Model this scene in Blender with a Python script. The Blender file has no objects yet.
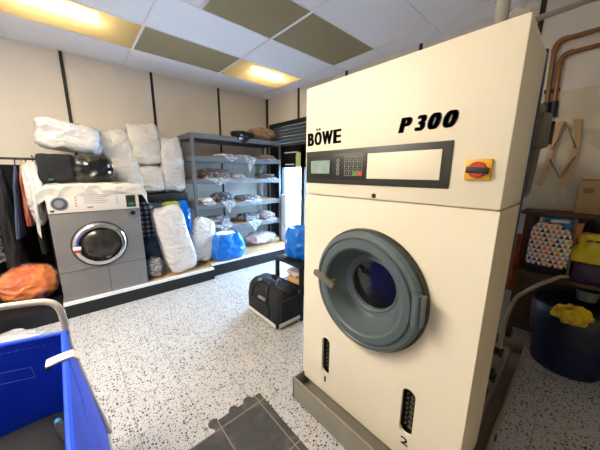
import bpy, bmesh, math, random
from mathutils import Vector, Matrix, noise

S = bpy.context.scene
COL = S.collection
PI = math.pi
ORG = {}          # where each top-level root stands
random.seed(5)

# ------------------------------------------------------------------ materials
def lin(c):
    return tuple((v/255/12.92 if v/255 <= .04045 else ((v/255+.055)/1.055)**2.4) for v in c)

class N:
    """tiny node helper"""
    def __init__(s, name):
        s.m = bpy.data.materials.new(name); s.m.use_nodes = True
        s.t = s.m.node_tree; s.t.nodes.clear()
        s.out = s.t.nodes.new('ShaderNodeOutputMaterial')
    def n(s, typ, **kw):
        nd = s.t.nodes.new(typ)
        for k, v in kw.items():
            if k.startswith('i_'):
                key = k[2:].replace('_', ' ')
                nd.inputs[key].default_value = v
            else:
                setattr(nd, k, v)
        return nd
    def l(s, a, b):
        s.t.links.new(a, b)
    def math(s, op, a, b=None, clamp=False):
        nd = s.t.nodes.new('ShaderNodeMath'); nd.operation = op; nd.use_clamp = clamp
        for i, v in enumerate((a, b)):
            if v is None: continue
            if isinstance(v, (int, float)): nd.inputs[i].default_value = v
            else: s.l(v, nd.inputs[i])
        return nd.outputs[0]
    def mix(s, fac, a, b):
        nd = s.t.nodes.new('ShaderNodeMix'); nd.data_type = 'RGBA'
        for sock, v in ((nd.inputs[0], fac), (nd.inputs[6], a), (nd.inputs[7], b)):
            if isinstance(v, (int, float)): sock.default_value = v
            elif isinstance(v, tuple): sock.default_value = (*v[:3], 1)
            else: s.l(v, sock)
        return nd.outputs[2]
    def coords(s, kind='Object'):
        return s.n('ShaderNodeTexCoord').outputs[kind]
    def scaled(s, vec, sc):
        nd = s.n('ShaderNodeMapping'); nd.inputs['Scale'].default_value = sc
        s.l(vec, nd.inputs['Vector']); return nd.outputs[0]
    def ramp(s, fac, stops, interp='LINEAR'):
        nd = s.n('ShaderNodeValToRGB'); cr = nd.color_ramp; cr.interpolation = interp
        while len(cr.elements) < len(stops): cr.elements.new(0.5)
        for e, (p, c) in zip(cr.elements, stops):
            e.position = p; e.color = (*c[:3], 1)
        s.l(fac, nd.inputs[0]); return nd.outputs[0]

def pbr(name, rgb, rough=.5, metal=0, var=.08, vscale=6, bump=0, bscale=40, coat=0, sheen=0, stretch=(1, 1, 1), distort=0, trans=0):
    k = N(name); c = lin(rgb)
    p = k.n('ShaderNodeBsdfPrincipled')
    p.inputs['Roughness'].default_value = rough; p.inputs['Metallic'].default_value = metal
    if coat: p.inputs['Coat Weight'].default_value = coat; p.inputs['Coat Roughness'].default_value = .15
    if sheen: p.inputs['Sheen Weight'].default_value = sheen
    co = k.coords()
    nz = k.n('ShaderNodeTexNoise'); nz.inputs['Scale'].default_value = vscale; nz.inputs['Detail'].default_value = 4
    k.l(co, nz.inputs['Vector'])
    dark = tuple(v*(1-var) for v in c); lite = tuple(min(1, v*(1+var)) for v in c)
    k.l(k.ramp(nz.outputs[0], [(.3, dark), (.7, lite)]), p.inputs['Base Color'])
    if bump:
        b2 = k.n('ShaderNodeTexNoise'); b2.inputs['Scale'].default_value = bscale; b2.inputs['Detail'].default_value = 3
        b2.inputs['Distortion'].default_value = distort
        k.l(k.scaled(co, stretch), b2.inputs['Vector'])
        bp = k.n('ShaderNodeBump'); bp.inputs['Strength'].default_value = bump; bp.inputs['Distance'].default_value = .02
        k.l(b2.outputs[0], bp.inputs['Height']); k.l(bp.outputs[0], p.inputs['Normal'])
    sh = p.outputs[0]
    if trans:
        tl = k.n('ShaderNodeBsdfTranslucent'); tl.inputs[0].default_value = (*c, 1)
        ms = k.n('ShaderNodeMixShader'); ms.inputs[0].default_value = trans
        k.l(sh, ms.inputs[1]); k.l(tl.outputs[0], ms.inputs[2]); sh = ms.outputs[0]
    k.l(sh, k.out.inputs[0])
    return k.m

def terrazzo():
    k = N('terrazzo_tiles'); co = k.coords()
    base = lin((190, 188, 186)); col = k.mix(0.0, base, base)
    nz = k.n('ShaderNodeTexNoise'); nz.inputs['Scale'].default_value = 3; nz.inputs['Detail'].default_value = 5
    k.l(co, nz.inputs['Vector'])
    col = k.ramp(nz.outputs[0], [(.3, tuple(v*.9 for v in base)), (.7, base)])
    for sc, rad, dens, dk in ((62, .45, .88, (44, 38, 35)), (108, .47, .82, (74, 66, 62)), (66, .36, .4, (160, 145, 132))):
        vo = k.n('ShaderNodeTexVoronoi'); vo.inputs['Scale'].default_value = sc
        k.l(co, vo.inputs['Vector'])
        sp = k.n('ShaderNodeSeparateColor'); k.l(vo.outputs['Color'], sp.inputs[0])
        r = k.math('MULTIPLY', sp.outputs[0], rad)
        chip = k.math('LESS_THAN', vo.outputs['Distance'], r)
        on = k.math('LESS_THAN', sp.outputs[1], dens)
        col = k.mix(k.math('MULTIPLY', chip, on), col, lin(dk))
    sx = k.n('ShaderNodeSeparateXYZ'); k.l(co, sx.inputs[0])
    lines = []
    for o, off in ((sx.outputs[0], .42), (sx.outputs[1], 1.82)):
        a = k.math('FRACT', k.math('DIVIDE', k.math('SUBTRACT', k.math('ADD', o, 30.5), off), .305))
        a = k.math('ABSOLUTE', k.math('SUBTRACT', a, .5))
        lines.append(k.math('GREATER_THAN', a, .4932))
    g = k.math('MAXIMUM', *lines)
    n2 = k.n('ShaderNodeTexNoise'); n2.inputs['Scale'].default_value = 2.2; k.l(co, n2.inputs['Vector'])
    g = k.math('MULTIPLY', g, k.math('MULTIPLY', n2.outputs[0], 1.35, True))
    col = k.mix(g, col, lin((112, 102, 92)))
    p = k.n('ShaderNodeBsdfPrincipled'); p.inputs['Roughness'].default_value = .55
    k.l(col, p.inputs['Base Color']); k.l(p.outputs[0], k.out.inputs[0])
    return k.m

def polymat(name, rgb, rough=.22, strength=.8, sc=5, coat=.4, stops=None):
    k = N(name); co = k.coords(); c = lin(rgb)
    nz = k.n('ShaderNodeTexNoise'); nz.inputs['Scale'].default_value = sc*.8; nz.inputs['Detail'].default_value = 1; k.l(co, nz.inputs['Vector'])
    ad = k.n('ShaderNodeVectorMath'); ad.operation = 'MULTIPLY_ADD'; ad.inputs[1].default_value = (.18, .18, .18)
    k.l(nz.outputs['Color'], ad.inputs[0]); k.l(co, ad.inputs[2])
    vo = k.n('ShaderNodeTexVoronoi'); vo.feature = 'F1'; vo.inputs['Scale'].default_value = sc*1.5; k.l(k.scaled(ad.outputs[0], (1, 1, 1.6)), vo.inputs['Vector'])
    v2 = k.n('ShaderNodeTexVoronoi'); v2.feature = 'F1'; v2.inputs['Scale'].default_value = sc*4; k.l(ad.outputs[0], v2.inputs['Vector'])
    h = k.math('ADD', vo.outputs['Distance'], k.math('MULTIPLY', v2.outputs['Distance'], .3))
    bp = k.n('ShaderNodeBump'); bp.inputs['Strength'].default_value = strength; bp.inputs['Distance'].default_value = .05
    k.l(h, bp.inputs['Height'])
    p = k.n('ShaderNodeBsdfPrincipled'); p.inputs['Roughness'].default_value = rough
    p.inputs['Coat Weight'].default_value = coat; p.inputs['Coat Roughness'].default_value = .12
    k.l(k.ramp(nz.outputs[0], [(a_, lin(c_)) for a_, c_ in stops] if stops else [(.3, tuple(v*.86 for v in c)), (.65, c)]), p.inputs['Base Color'])
    k.l(bp.outputs[0], p.inputs['Normal']); k.l(bp.outputs[0], p.inputs['Coat Normal'])
    k.l(p.outputs[0], k.out.inputs[0]); return k.m

def clear_wrap(name, op=.35, tint=(235, 238, 242)):
    k = N(name); co = k.coords()
    nz = k.n('ShaderNodeTexNoise'); nz.inputs['Scale'].default_value = 14; nz.inputs['Detail'].default_value = 4
    nz.inputs['Distortion'].default_value = 1.5
    k.l(k.scaled(co, (1, 1, 2.2)), nz.inputs['Vector'])
    bp = k.n('ShaderNodeBump'); bp.inputs['Strength'].default_value = .9; bp.inputs['Distance'].default_value = .03
    k.l(nz.outputs[0], bp.inputs['Height'])
    p = k.n('ShaderNodeBsdfPrincipled'); p.inputs['Base Color'].default_value = (*lin(tint), 1)
    p.inputs['Roughness'].default_value = .18; k.l(bp.outputs[0], p.inputs['Normal'])
    tr = k.n('ShaderNodeBsdfTransparent')
    ms = k.n('ShaderNodeMixShader')
    f = k.ramp(nz.outputs[0], [(.42, (op*.45,)*3), (.66, (min(1, op*1.9),)*3)])
    k.l(f, ms.inputs[0]); k.l(tr.outputs[0], ms.inputs[1]); k.l(p.outputs[0], ms.inputs[2])
    k.l(ms.outputs[0], k.out.inputs[0]); return k.m

def glass(name, tint=(235, 242, 245), refl=.08):
    k = N(name)
    tr = k.n('ShaderNodeBsdfTransparent'); tr.inputs[0].default_value = (*lin(tint), 1)
    gl = k.n('ShaderNodeBsdfGlossy'); gl.inputs['Roughness'].default_value = .03
    lw = k.n('ShaderNodeLayerWeight'); lw.inputs[0].default_value = .25
    ms = k.n('ShaderNodeMixShader')
    k.l(k.math('ADD', k.math('MULTIPLY', lw.outputs['Fresnel'], .6), refl), ms.inputs[0])
    k.l(tr.outputs[0], ms.inputs[1]); k.l(gl.outputs[0], ms.inputs[2]); k.l(ms.outputs[0], k.out.inputs[0])
    return k.m

def diffuser(name):
    k = N(name)
    tr = k.n('ShaderNodeBsdfTransparent'); tr.inputs[0].default_value = (*lin((252, 244, 222)), 1)
    tl = k.n('ShaderNodeBsdfTranslucent'); tl.inputs[0].default_value = (*lin((226, 214, 180)), 1)
    df = k.n('ShaderNodeBsdfDiffuse'); df.inputs[0].default_value = (*lin((186, 172, 142)), 1)
    a = k.n('ShaderNodeMixShader'); a.inputs[0].default_value = .6
    k.l(tl.outputs[0], a.inputs[1]); k.l(df.outputs[0], a.inputs[2])
    b = k.n('ShaderNodeMixShader'); b.inputs[0].default_value = .78
    k.l(tr.outputs[0], b.inputs[1]); k.l(a.outputs[0], b.inputs[2]); k.l(b.outputs[0], k.out.inputs[0])
    return k.m

def emit(name, rgb, st):
    k = N(name); e = k.n('ShaderNodeEmission'); e.inputs[0].default_value = (*lin(rgb), 1); e.inputs[1].default_value = st
    k.l(e.outputs[0], k.out.inputs[0]); return k.m

def wood(name, a, b, rough=.5, axis=(1, 8, 8), sc=5):
    k = N(name); co = k.coords()
    nz = k.n('ShaderNodeTexNoise'); nz.inputs['Scale'].default_value = sc; nz.inputs['Detail'].default_value = 6
    nz.inputs['Distortion'].default_value = .6
    k.l(k.scaled(co, axis), nz.inputs['Vector'])
    p = k.n('ShaderNodeBsdfPrincipled'); p.inputs['Roughness'].default_value = rough
    k.l(k.ramp(nz.outputs[0], [(.35, lin(a)), (.65, lin(b))]), p.inputs['Base Color'])
    k.l(p.outputs[0], k.out.inputs[0]); return k.m

def triangles(name):
    k = N(name); sx = k.n('ShaderNodeSeparateXYZ'); k.l(k.coords(), sx.inputs[0])
    u = k.math('MULTIPLY', k.math('ADD', sx.outputs[1], 5), 1/.032)
    v = k.math('MULTIPLY', k.math('ADD', sx.outputs[2], 5), 1/.034)
    row = k.math('FLOOR', v); fv = k.math('FRACT', v)
    us = k.math('ADD', u, k.math('MULTIPLY', row, .5))
    fu = k.math('ABSOLUTE', k.math('SUBTRACT', k.math('FRACT', us), .5))
    tri = k.math('LESS_THAN', k.math('MULTIPLY', fu, 2.1), k.math('SUBTRACT', 1, fv))
    cb = k.n('ShaderNodeCombineXYZ'); k.l(k.math('FLOOR', us), cb.inputs[0]); k.l(row, cb.inputs[1])
    wn = k.n('ShaderNodeTexWhiteNoise'); k.l(cb.outputs[0], wn.inputs[0])
    cr = k.ramp(wn.outputs['Value'], [(0, lin((40, 38, 70))), (.28, lin((214, 106, 52))), (.55, lin((120, 140, 150))), (.75, lin((212, 158, 84))), (.88, lin((150, 62, 60)))], 'CONSTANT')
    p = k.n('ShaderNodeBsdfPrincipled'); p.inputs['Roughness'].default_value = .5
    k.l(k.mix(tri, lin((222, 214, 196)), cr), p.inputs['Base Color']); k.l(p.outputs[0], k.out.inputs[0])
    return k.m

def plaid(name):
    k = N(name); sx = k.n('ShaderNodeSeparateXYZ'); k.l(k.coords(), sx.inputs[0])
    a = k.math('GREATER_THAN', k.math('FRACT', k.math('MULTIPLY', sx.outputs[0], 16)), .5)
    b = k.math('GREATER_THAN', k.math('FRACT', k.math('MULTIPLY', sx.outputs[2], 16)), .5)
    c = k.math('MULTIPLY', k.math('ADD', a, b), .5)
    p = k.n('ShaderNodeBsdfPrincipled'); p.inputs['Roughness'].default_value = .8
    k.l(k.ramp(c, [(0, lin((24, 30, 46))), (.5, lin((66, 78, 100))), (1, lin((160, 165, 175)))]), p.inputs['Base Color'])
    k.l(p.outputs[0], k.out.inputs[0]); return k.m

def patched(name, stops, sc=9, rough=.45, bump=.4):
    k = N(name); co = k.coords()
    nz = k.n('ShaderNodeTexNoise'); nz.inputs['Scale'].default_value = sc; nz.inputs['Detail'].default_value = 2; nz.inputs['Distortion'].default_value = 1.2
    k.l(co, nz.inputs['Vector'])
    p = k.n('ShaderNodeBsdfPrincipled'); p.inputs['Roughness'].default_value = rough
    k.l(k.ramp(nz.outputs[0], [(a, lin(c)) for a, c in stops]), p.inputs['Base Color'])
    bp = k.n('ShaderNodeBump'); bp.inputs['Strength'].default_value = bump; bp.inputs['Distance'].default_value = .02
    k.l(nz.outputs[0], bp.inputs['Height']); k.l(bp.outputs[0], p.inputs['Normal'])
    k.l(p.outputs[0], k.out.inputs[0]); return k.m

M = dict(
    floor=terrazzo(),
    wall=pbr('wall_panel', (216, 209, 199), .6, var=.04, vscale=2, bump=.05, bscale=220, stretch=(1, 1, .05)),
    plaster=patched('old_plaster', [(.3, (196, 184, 160)), (.6, (206, 196, 174)), (.75, (178, 164, 138))], 3, .7, .15),
    strip=pbr('black_strip', (26, 22, 20), .5),
    tile=pbr('ceiling_tile', (234, 233, 238), .8, var=.03, vscale=1.5, bump=.1, bscale=160),
    grid=pbr('grid_white', (226, 225, 226), .5, var=.02),
    diff=diffuser('lamp_diffuser'), house=pbr('lamp_housing', (196, 190, 172), .5),
    tube=emit('lamp_tube', (255, 243, 216), 52.0),
    cream=pbr('cream_enamel', (231, 222, 198), .5, var=.015, vscale=3),
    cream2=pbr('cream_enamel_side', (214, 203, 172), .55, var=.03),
    doorgrey=pbr('grey_green_door', (84, 96, 97), .34, var=.03),
    gasket=pbr('dark_gasket', (38, 36, 30), .6),
    olive=pbr('dark_panel', (46, 47, 40), .42, var=.03),
    olive2=pbr('dark_panel_inner', (33, 34, 30), .4, var=.03),
    ink=pbr('black_ink', (30, 25, 20), .5, var=.03),
    lcd=pbr('lcd_screen', (138, 158, 152), .2, var=.1, vscale=30),
    keyline=pbr('key_outline', (170, 168, 155), .5), green=pbr('green_key', (60, 170, 60), .4), red=pbr('red_key', (205, 60, 40), .4),
    yellow=pbr('switch_yellow', (226, 160, 14), .4), redknob=pbr('switch_red', (176, 44, 18), .4),
    black=pbr('matt_black', (20, 20, 21), .5), void=pbr('dark_void', (8, 8, 8), .9),
    tray=pbr('tray_grey', (132, 126, 112), .38, var=.08),
    handle=pbr('grey_handle', (112, 108, 92), .35, metal=.3),
    darkglass=pbr('dark_glass', (18, 17, 20), .12, var=.3),
    steel=pbr('stainless', (158, 158, 162), .36, metal=.85, var=.08, vscale=3, bump=.04, bscale=200, stretch=(1, 1, 60)),
    washer=pbr('washer_grey', (128, 126, 127), .4, metal=.35, var=.06, vscale=3),
    fascia=pbr('washer_fascia', (208, 202, 196), .4, var=.03), chrome=pbr('chrome', (205, 205, 208), .14, metal=1, var=.03),
    shelf=pbr('shelf_grey', (98, 100, 104), .42, var=.05), tan=wood('tan_board', (160, 118, 82), (190, 148, 108)),
    oak=wood('platform_wood', (176, 140, 100), (204, 172, 132), .4), skirt=pbr('skirting', (20, 22, 28), .4),
    whiteedge=pbr('white_edge', (226, 228, 232), .4),
    poly=polymat('white_polythene', (214, 211, 210), .22, .42, 6.5),
    polyw=polymat('cream_polythene', (208, 203, 194), .25, .42, 6.5),
    cotton=pbr('white_cotton', (236, 233, 230), .8, var=.04, bump=.5, bscale=12, distort=.8),
    blackpoly=polymat('black_polythene', (13, 13, 15), .28, .5, 4, .3),
    bluepoly=polymat('blue_polythene', (0, 112, 216), .3, .6, 4, .2),
    bluecloth=pbr('blue_canvas', (16, 74, 222), .6, var=.07, vscale=4, bump=.15, bscale=60),
    blackcloth=pbr('black_fabric', (24, 24, 28), .85, var=.12, bump=.4, bscale=22),
    navy=pbr('navy_fabric', (17, 21, 36), .75, var=.12, bump=.4, bscale=18), denim=pbr('blue_garment', (70, 84, 118), .8, bump=.4, bscale=18),
    salmon=pbr('salmon_garment', (160, 88, 72), .8, bump=.4, bscale=18), greycloth=pbr('grey_garment', (110, 106, 110), .8, var=.2, bump=.5, bscale=18),
    brown=pbr('brown_garment', (96, 76, 70), .8, var=.2, bump=.5, bscale=18), pinkcloth=pbr('pink_garment', (190, 140, 128), .8, var=.15, bump=.5, bscale=18),
    slate=pbr('slate_garment', (64, 72, 86), .7, var=.2, bump=.5, bscale=18), beigebag=polymat('beige_garment_bag', (150, 122, 88), .3, .8, 5, .3),
    teal=pbr('teal_garment', (44, 74, 98), .7, var=.2, bump=.5, bscale=18), palegreen=pbr('pale_green_cloth', (196, 204, 130), .8, bump=.4, bscale=18), limegreen=pbr('lime_cloth', (148, 172, 66), .8, bump=.4, bscale=18),
    wrap=clear_wrap('clear_wrap', .4, (218, 220, 224)), wrap2=clear_wrap('clear_wrap_thin', .1, (214, 216, 222)),
    orange=polymat('orange_laundry', (230, 100, 20), .25, .8, 5, .5, [(.3, (226, 90, 10)), (.5, (238, 122, 24)), (.6, (240, 140, 40)), (.66, (150, 30, 40)), (.74, (160, 40, 50)), (.8, (240, 170, 70))]),
    mat=patched('slate_mat', [(.3, (54, 54, 54)), (.55, (68, 67, 65)), (.75, (90, 86, 80))], 9, .7, .12), matline=pbr('mat_line', (132, 124, 114), .7),
    reflect=pbr('reflective_tape', (214, 212, 200), .3), zinc=pbr('grey_label', (120, 124, 128), .5),
    copper=pbr('copper_pipe', (138, 96, 58), .4, metal=.6, var=.2), canister=pbr('canister_grey', (112, 104, 88), .5), greypipe=pbr('grey_pipe', (176, 170, 156), .45), rust=pbr('rust_cloth', (168, 84, 44), .8, var=.2, bump=.4),
    cardboard=pbr('cardboard', (186, 150, 100), .8, var=.06), label=pbr('paper_label', (150, 112, 66), .7), darkwood=wood('dark_wood', (70, 46, 30), (98, 66, 42), .6, (8, 1, 8)),
    palewood=wood('pale_wood', (172, 138, 90), (194, 160, 110), .5, (8, 8, 1)), tri=triangles('triangle_print'), plaid=plaid('checked_cloth'),
    yellowbag=pbr('yellow_polythene', (222, 200, 28), .35, var=.08, bump=.5, bscale=16), yellowcloth=polymat('yellow_cloth', (240, 200, 22), .7, 1, 8, 0),
    binblue=pbr('bin_blue', (15, 24, 66), .45, var=.1), linerdark=pbr('bin_liner', (28, 34, 52), .3, var=.15, bump=.6, bscale=12),
    packblue=patched('blue_pack', [(.4, (36, 110, 170)), (.6, (90, 160, 200))], 12, .4, 0), white=pbr('plain_white', (232, 230, 226), .5, var=.03), orangebox=pbr('orange_box', (196, 112, 66), .6),
    purple=pbr('purple_pack', (52, 34, 70), .4), tubewhite=pbr('tube_white', (196, 188, 172), .35), stitch=pbr('pale_stitch', (120, 150, 225), .7), tape=pbr('white_tape', (232, 222, 200), .7),
    hose=pbr('beige_hose', (150, 138, 112), .5), bluehose=pbr('blue_hose', (54, 66, 92), .5), glass=glass('window_glass'), porthole=glass('porthole_glass', (200, 206, 206), .12),
    bowl=pbr('porthole_bowl', (58, 54, 50), .16, metal=.5, var=.4, vscale=14), shutter=pbr('shutter_grey', (70, 74, 72), .5, var=.06), frame=pbr('frame_black', (18, 17, 18), .45),
    pave=pbr('pavement', (206, 208, 212), .8, vscale=2), facade=pbr('pale_facade', (214, 214, 212), .8), windowdark=pbr('far_window', (110, 130, 150), .2),
    carblue=pbr('car_paint', (150, 176, 210), .25, coat=.5), tyre=pbr('tyre', (30, 30, 32), .8), cork=pbr('tan_folded', (196, 160, 104), .8),
    pinkish=pbr('pale_folded', (206, 186, 186), .8), pale=pbr('pale_plastic', (204, 214, 230), .4), chromewire=pbr('grey_wire', (120, 112, 98), .45, metal=.4),
    tag=pbr('green_tag', (44, 110, 96), .5),
)

# ------------------------------------------------------------------ mesh builders
class G:
    def __init__(s):
        s.bm = bmesh.new()
    def box(s, x0, x1, y0, y1, z0, z1, bev=0, seg=2):
        r = bmesh.ops.create_cube(s.bm, size=1)
        v = r['verts']
        bmesh.ops.scale(s.bm, vec=(x1-x0, y1-y0, z1-z0), verts=v)
        bmesh.ops.translate(s.bm, vec=((x0+x1)/2, (y0+y1)/2, (z0+z1)/2), verts=v)
        if bev:
            e = list({e for q in v for e in q.link_edges})
            bmesh.ops.bevel(s.bm, geom=e, offset=bev, segments=seg, affect='EDGES', profile=.5)
        return s
    def rbox(s, c, size, rot, bev=0):
        n0 = len(s.bm.verts); s.bm.verts.ensure_lookup_table()
        old = set(s.bm.verts)
        s.box(-size[0]/2, size[0]/2, -size[1]/2, size[1]/2, -size[2]/2, size[2]/2, bev)
        new = [v for v in s.bm.verts if v not in old]
        m = Matrix.Translation(c) @ rot.to_4x4()
        for v in new: v.co = m @ v.co
        return s
    def tube(s, pts, r, seg=10, closed=False, smooth=0):
        pts = [Vector(p) for p in pts]
        if smooth:
            for _ in range(smooth):
                q = [pts[0]]
                for a, b in zip(pts, pts[1:]):
                    q += [a.lerp(b, .25), a.lerp(b, .75)]
                q.append(pts[-1]); pts = q
        n = len(pts); rings = []
        t = (pts[1]-pts[0]).normalized()
        up = Vector((0, 0, 1)) if abs(t.z) < .9 else Vector((1, 0, 0))
        nrm = (up - t*up.dot(t)).normalized()
        for i, p in enumerate(pts):
            if i == 0: t = pts[1]-pts[0]
            elif i == n-1: t = pts[-1]-pts[-2]
            else: t = pts[i+1]-pts[i-1]
            t.normalize(); nrm = (nrm - t*nrm.dot(t)).normalized(); bi = t.cross(nrm)
            rr = r[i] if isinstance(r, (list, tuple)) and len(r) == n else (r if not isinstance(r, (list, tuple)) else r[0])
            rings.append([s.bm.verts.new(p + (nrm*math.cos(a)+bi*math.sin(a))*rr) for a in (2*PI*k/seg for k in range(seg))])
        for a, b in zip(rings, rings[1:]):
            for k in range(seg):
                s.bm.faces.new((a[k], a[(k+1) % seg], b[(k+1) % seg], b[k]))
        s.bm.faces.new(rings[0][::-1]); s.bm.faces.new(rings[-1])
        return s
    def lathe(s, prof, c, axis='z', seg=48, cap0=False, cap1=False):
        """prof: (radius, height along axis)"""
        c = Vector(c); rings = []
        def P(r, h, a):
            u, w = r*math.cos(a), r*math.sin(a)
            return c + {'z': Vector((u, w, h)), 'x': Vector((h, u, w)), 'y': Vector((w, h, u))}[axis]
        for r, h in prof:
            rings.append([s.bm.verts.new(P(r, h, 2*PI*k/seg)) for k in range(seg)])
        for a, b in zip(rings, rings[1:]):
            for k in range(seg):
                s.bm.faces.new((a[k], a[(k+1) % seg], b[(k+1) % seg], b[k]))
        if cap0: s.bm.faces.new(rings[0][::-1])
        if cap1: s.bm.faces.new(rings[-1])
        bmesh.ops.recalc_face_normals(s.bm, faces=s.bm.faces)
        return s
    def blob(s, c, h, n=3.0, rot=None, amp=.06, freq=2.2, seed=0, sub=4, fine=.35, flat=None):
        """lumpy cushion: superellipsoid with creases"""
        old = set(s.bm.verts)
        bmesh.ops.create_icosphere(s.bm, subdivisions=sub, radius=1)
        m = Matrix.Translation(c) @ (rot.to_4x4() if rot else Matrix.Identity(4))
        off = Vector((seed*7.3, seed*3.1, seed*5.7)); mx = max(h)
        for v in [v for v in s.bm.verts if v not in old]:
            d = v.co.normalized()
            r = (abs(d.x)**n + abs(d.y)**n + abs(d.z)**n)**(-1/n)
            p = Vector((d.x*r*h[0], d.y*r*h[1], d.z*r*h[2]))
            q = p*(freq/mx) + off
            k = noise.noise(q)*.8 - abs(noise.noise(q*2.3))*fine*2 + noise.noise(q*4.5)*fine*.5
            k2 = 1 + k*amp*2.2
            p = Vector((p.x*k2, p.y*k2, p.z*k2))
            if flat is not None: p.z = max(p.z, -h[2]*flat)
            v.co = m @ p
        return s
    def loft(s, secs, seg=40, n=2.6, amp=.0, freq=6, seed=0, cap0=True, cap1=True, folds=0, rot=0):
        """secs: (cx, cy, z, hx, hy); superellipse sections joined up"""
        rings = []; cr, sr = math.cos(rot), math.sin(rot)
        for cx, cy, z, hx, hy in secs:
            ring = []
            for k in range(seg):
                a = 2*PI*k/seg; ca, sa = math.cos(a), math.sin(a)
                r = (abs(ca)**n+abs(sa)**n)**(-1/n)
                q = Vector((ca*2+seed*3, sa*2, z*freq))
                f = 1 + amp*(noise.noise(q)*1.5) + folds*math.sin(a*9+noise.noise(q)*3)*.5
                x, y = ca*r*hx*f, sa*r*hy*f
                ring.append(s.bm.verts.new((cx+x*cr-y*sr, cy+x*sr+y*cr, z + amp*.25*noise.noise(q*1.7+Vector((9, 0, 0)))*min(hx, hy))))
            rings.append(ring)
        for a, b in zip(rings, rings[1:]):
            for k in range(seg):
                s.bm.faces.new((a[k], a[(k+1) % seg], b[(k+1) % seg], b[k]))
        if cap0: s.bm.faces.new(rings[0][::-1])
        if cap1: s.bm.faces.new(rings[-1])
        return s
    def sheet(s, fn, nu=16, nv=16, th=.004):
        """fn(u,v)->point ; given a real thickness"""
        g = [[Vector(fn(i/nu, j/nv)) for j in range(nv+1)] for i in range(nu+1)]
        def nr(i, j):
            a = g[min(i+1, nu)][j]-g[max(i-1, 0)][j]; b = g[i][min(j+1, nv)]-g[i][max(j-1, 0)]
            c = a.cross(b); return c.normalized() if c.length > 1e-9 else Vector((0, 0, 1))
        A = [[s.bm.verts.new(g[i][j]+nr(i, j)*th/2) for j in range(nv+1)] for i in range(nu+1)]
        B = [[s.bm.verts.new(g[i][j]-nr(i, j)*th/2) for j in range(nv+1)] for i in range(nu+1)]
        for i in range(nu):
            for j in range(nv):
                s.bm.faces.new((A[i][j], A[i+1][j], A[i+1][j+1], A[i][j+1]))
                s.bm.faces.new((B[i][j], B[i][j+1], B[i+1][j+1], B[i+1][j]))
        for i in range(nu):
            s.bm.faces.new((A[i][0], B[i][0], B[i+1][0], A[i+1][0])); s.bm.faces.new((A[i][nv], A[i+1][nv], B[i+1][nv], B[i][nv]))
        for j in range(nv):
            s.bm.faces.new((A[0][j], A[0][j+1], B[0][j+1], B[0][j])); s.bm.faces.new((A[nu][j], B[nu][j], B[nu][j+1], A[nu][j+1]))
        return s
    def plate(s, outlines, th, fn):
        """flat plate with holes from 2D outlines; fn maps (u, v, w) to a point"""
        cu = bpy.data.curves.new('tmp', 'CURVE'); cu.dimensions = '2D'; cu.fill_mode = 'BOTH'; cu.extrude = th/2
        for o in outlines:
            sp = cu.splines.new('POLY'); sp.points.add(len(o)-1); sp.use_cyclic_u = True
            for p, (u, v) in zip(sp.points, o): p.co = (u, v, 0, 1)
        return s._curve(cu, fn)
    def text(s, body, fn, size=1, offset=0, shear=0, th=.002, box=None):
        cu = bpy.data.curves.new('tmp', 'FONT'); cu.body = body; cu.size = size; cu.offset = offset; cu.shear = shear; cu.extrude = th/2
        return s._curve(cu, fn, box)
    def _curve(s, cu, fn, box=None):
        o = bpy.data.objects.new('tmp', cu); COL.objects.link(o)
        dg = bpy.context.evaluated_depsgraph_get(); dg.update()
        me = bpy.data.meshes.new_from_object(o.evaluated_get(dg))
        old = set(s.bm.verts); s.bm.from_mesh(me)
        new = [v for v in s.bm.verts if v not in old]
        if box:
            xs = [v.co.x for v in new]; ys = [v.co.y for v in new]
            x0, x1, y0, y1 = min(xs), max(xs), min(ys), max(ys)
            for v in new:
                v.co.x = box[0]+(v.co.x-x0)/(x1-x0)*(box[1]-box[0]); v.co.y = box[2]+(v.co.y-y0)/(y1-y0)*(box[3]-box[2])
        for v in new: v.co = Vector(fn(*v.co))
        bpy.data.objects.remove(o); bpy.data.curves.remove(cu); bpy.data.meshes.remove(me)
        bmesh.ops.remove_doubles(s.bm, verts=new, dist=1e-6)
        bmesh.ops.recalc_face_normals(s.bm, faces=s.bm.faces)
        return s

def finish(name, g, mat, org, smooth=40):
    bm = g.bm
    if org: bmesh.ops.translate(bm, vec=-Vector(org), verts=bm.verts)
    bmesh.ops.recalc_face_normals(bm, faces=bm.faces)
    me = bpy.data.meshes.new(name); bm.to_mesh(me); bm.free()
    me.polygons.foreach_set('use_smooth', [True]*len(me.polygons))
    me.set_sharp_from_angle(angle=math.radians(smooth))
    me.materials.append(mat if not isinstance(mat, str) else M[mat])
    o = bpy.data.objects.new(name, me); COL.objects.link(o)
    return o

def root_org(p):
    while p.parent: p = p.parent
    return ORG[p.name]

def part(name, g, mat, parent, smooth=40, label=None):
    o = finish(name, g, mat, root_org(parent), smooth)
    o.parent = parent
    if label: o['label'] = label
    return o

def thing(name, label, cat, org, group=None):
    o = bpy.data.objects.new(name, None); COL.objects.link(o); o.empty_display_size = .1
    o.location = org; ORG[o.name] = tuple(org); o['label'] = label; o['category'] = cat
    if group: o['group'] = group
    return o

def solo(name, g, mat, label, cat, org, group=None, smooth=40):
    o = finish(name, g, mat, org, smooth); o.location = org; ORG[o.name] = tuple(org)
    o['label'] = label; o['category'] = cat
    if group: o['group'] = group
    return o

def struct(name, g, mat, smooth=40):
    o = finish(name, g, mat, None, smooth); o['kind'] = 'structure'; ORG[o.name] = (0, 0, 0); return o

def E(x=0, y=0, z=0):
    from mathutils import Euler
    return Euler((x, y, z)).to_matrix()

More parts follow.
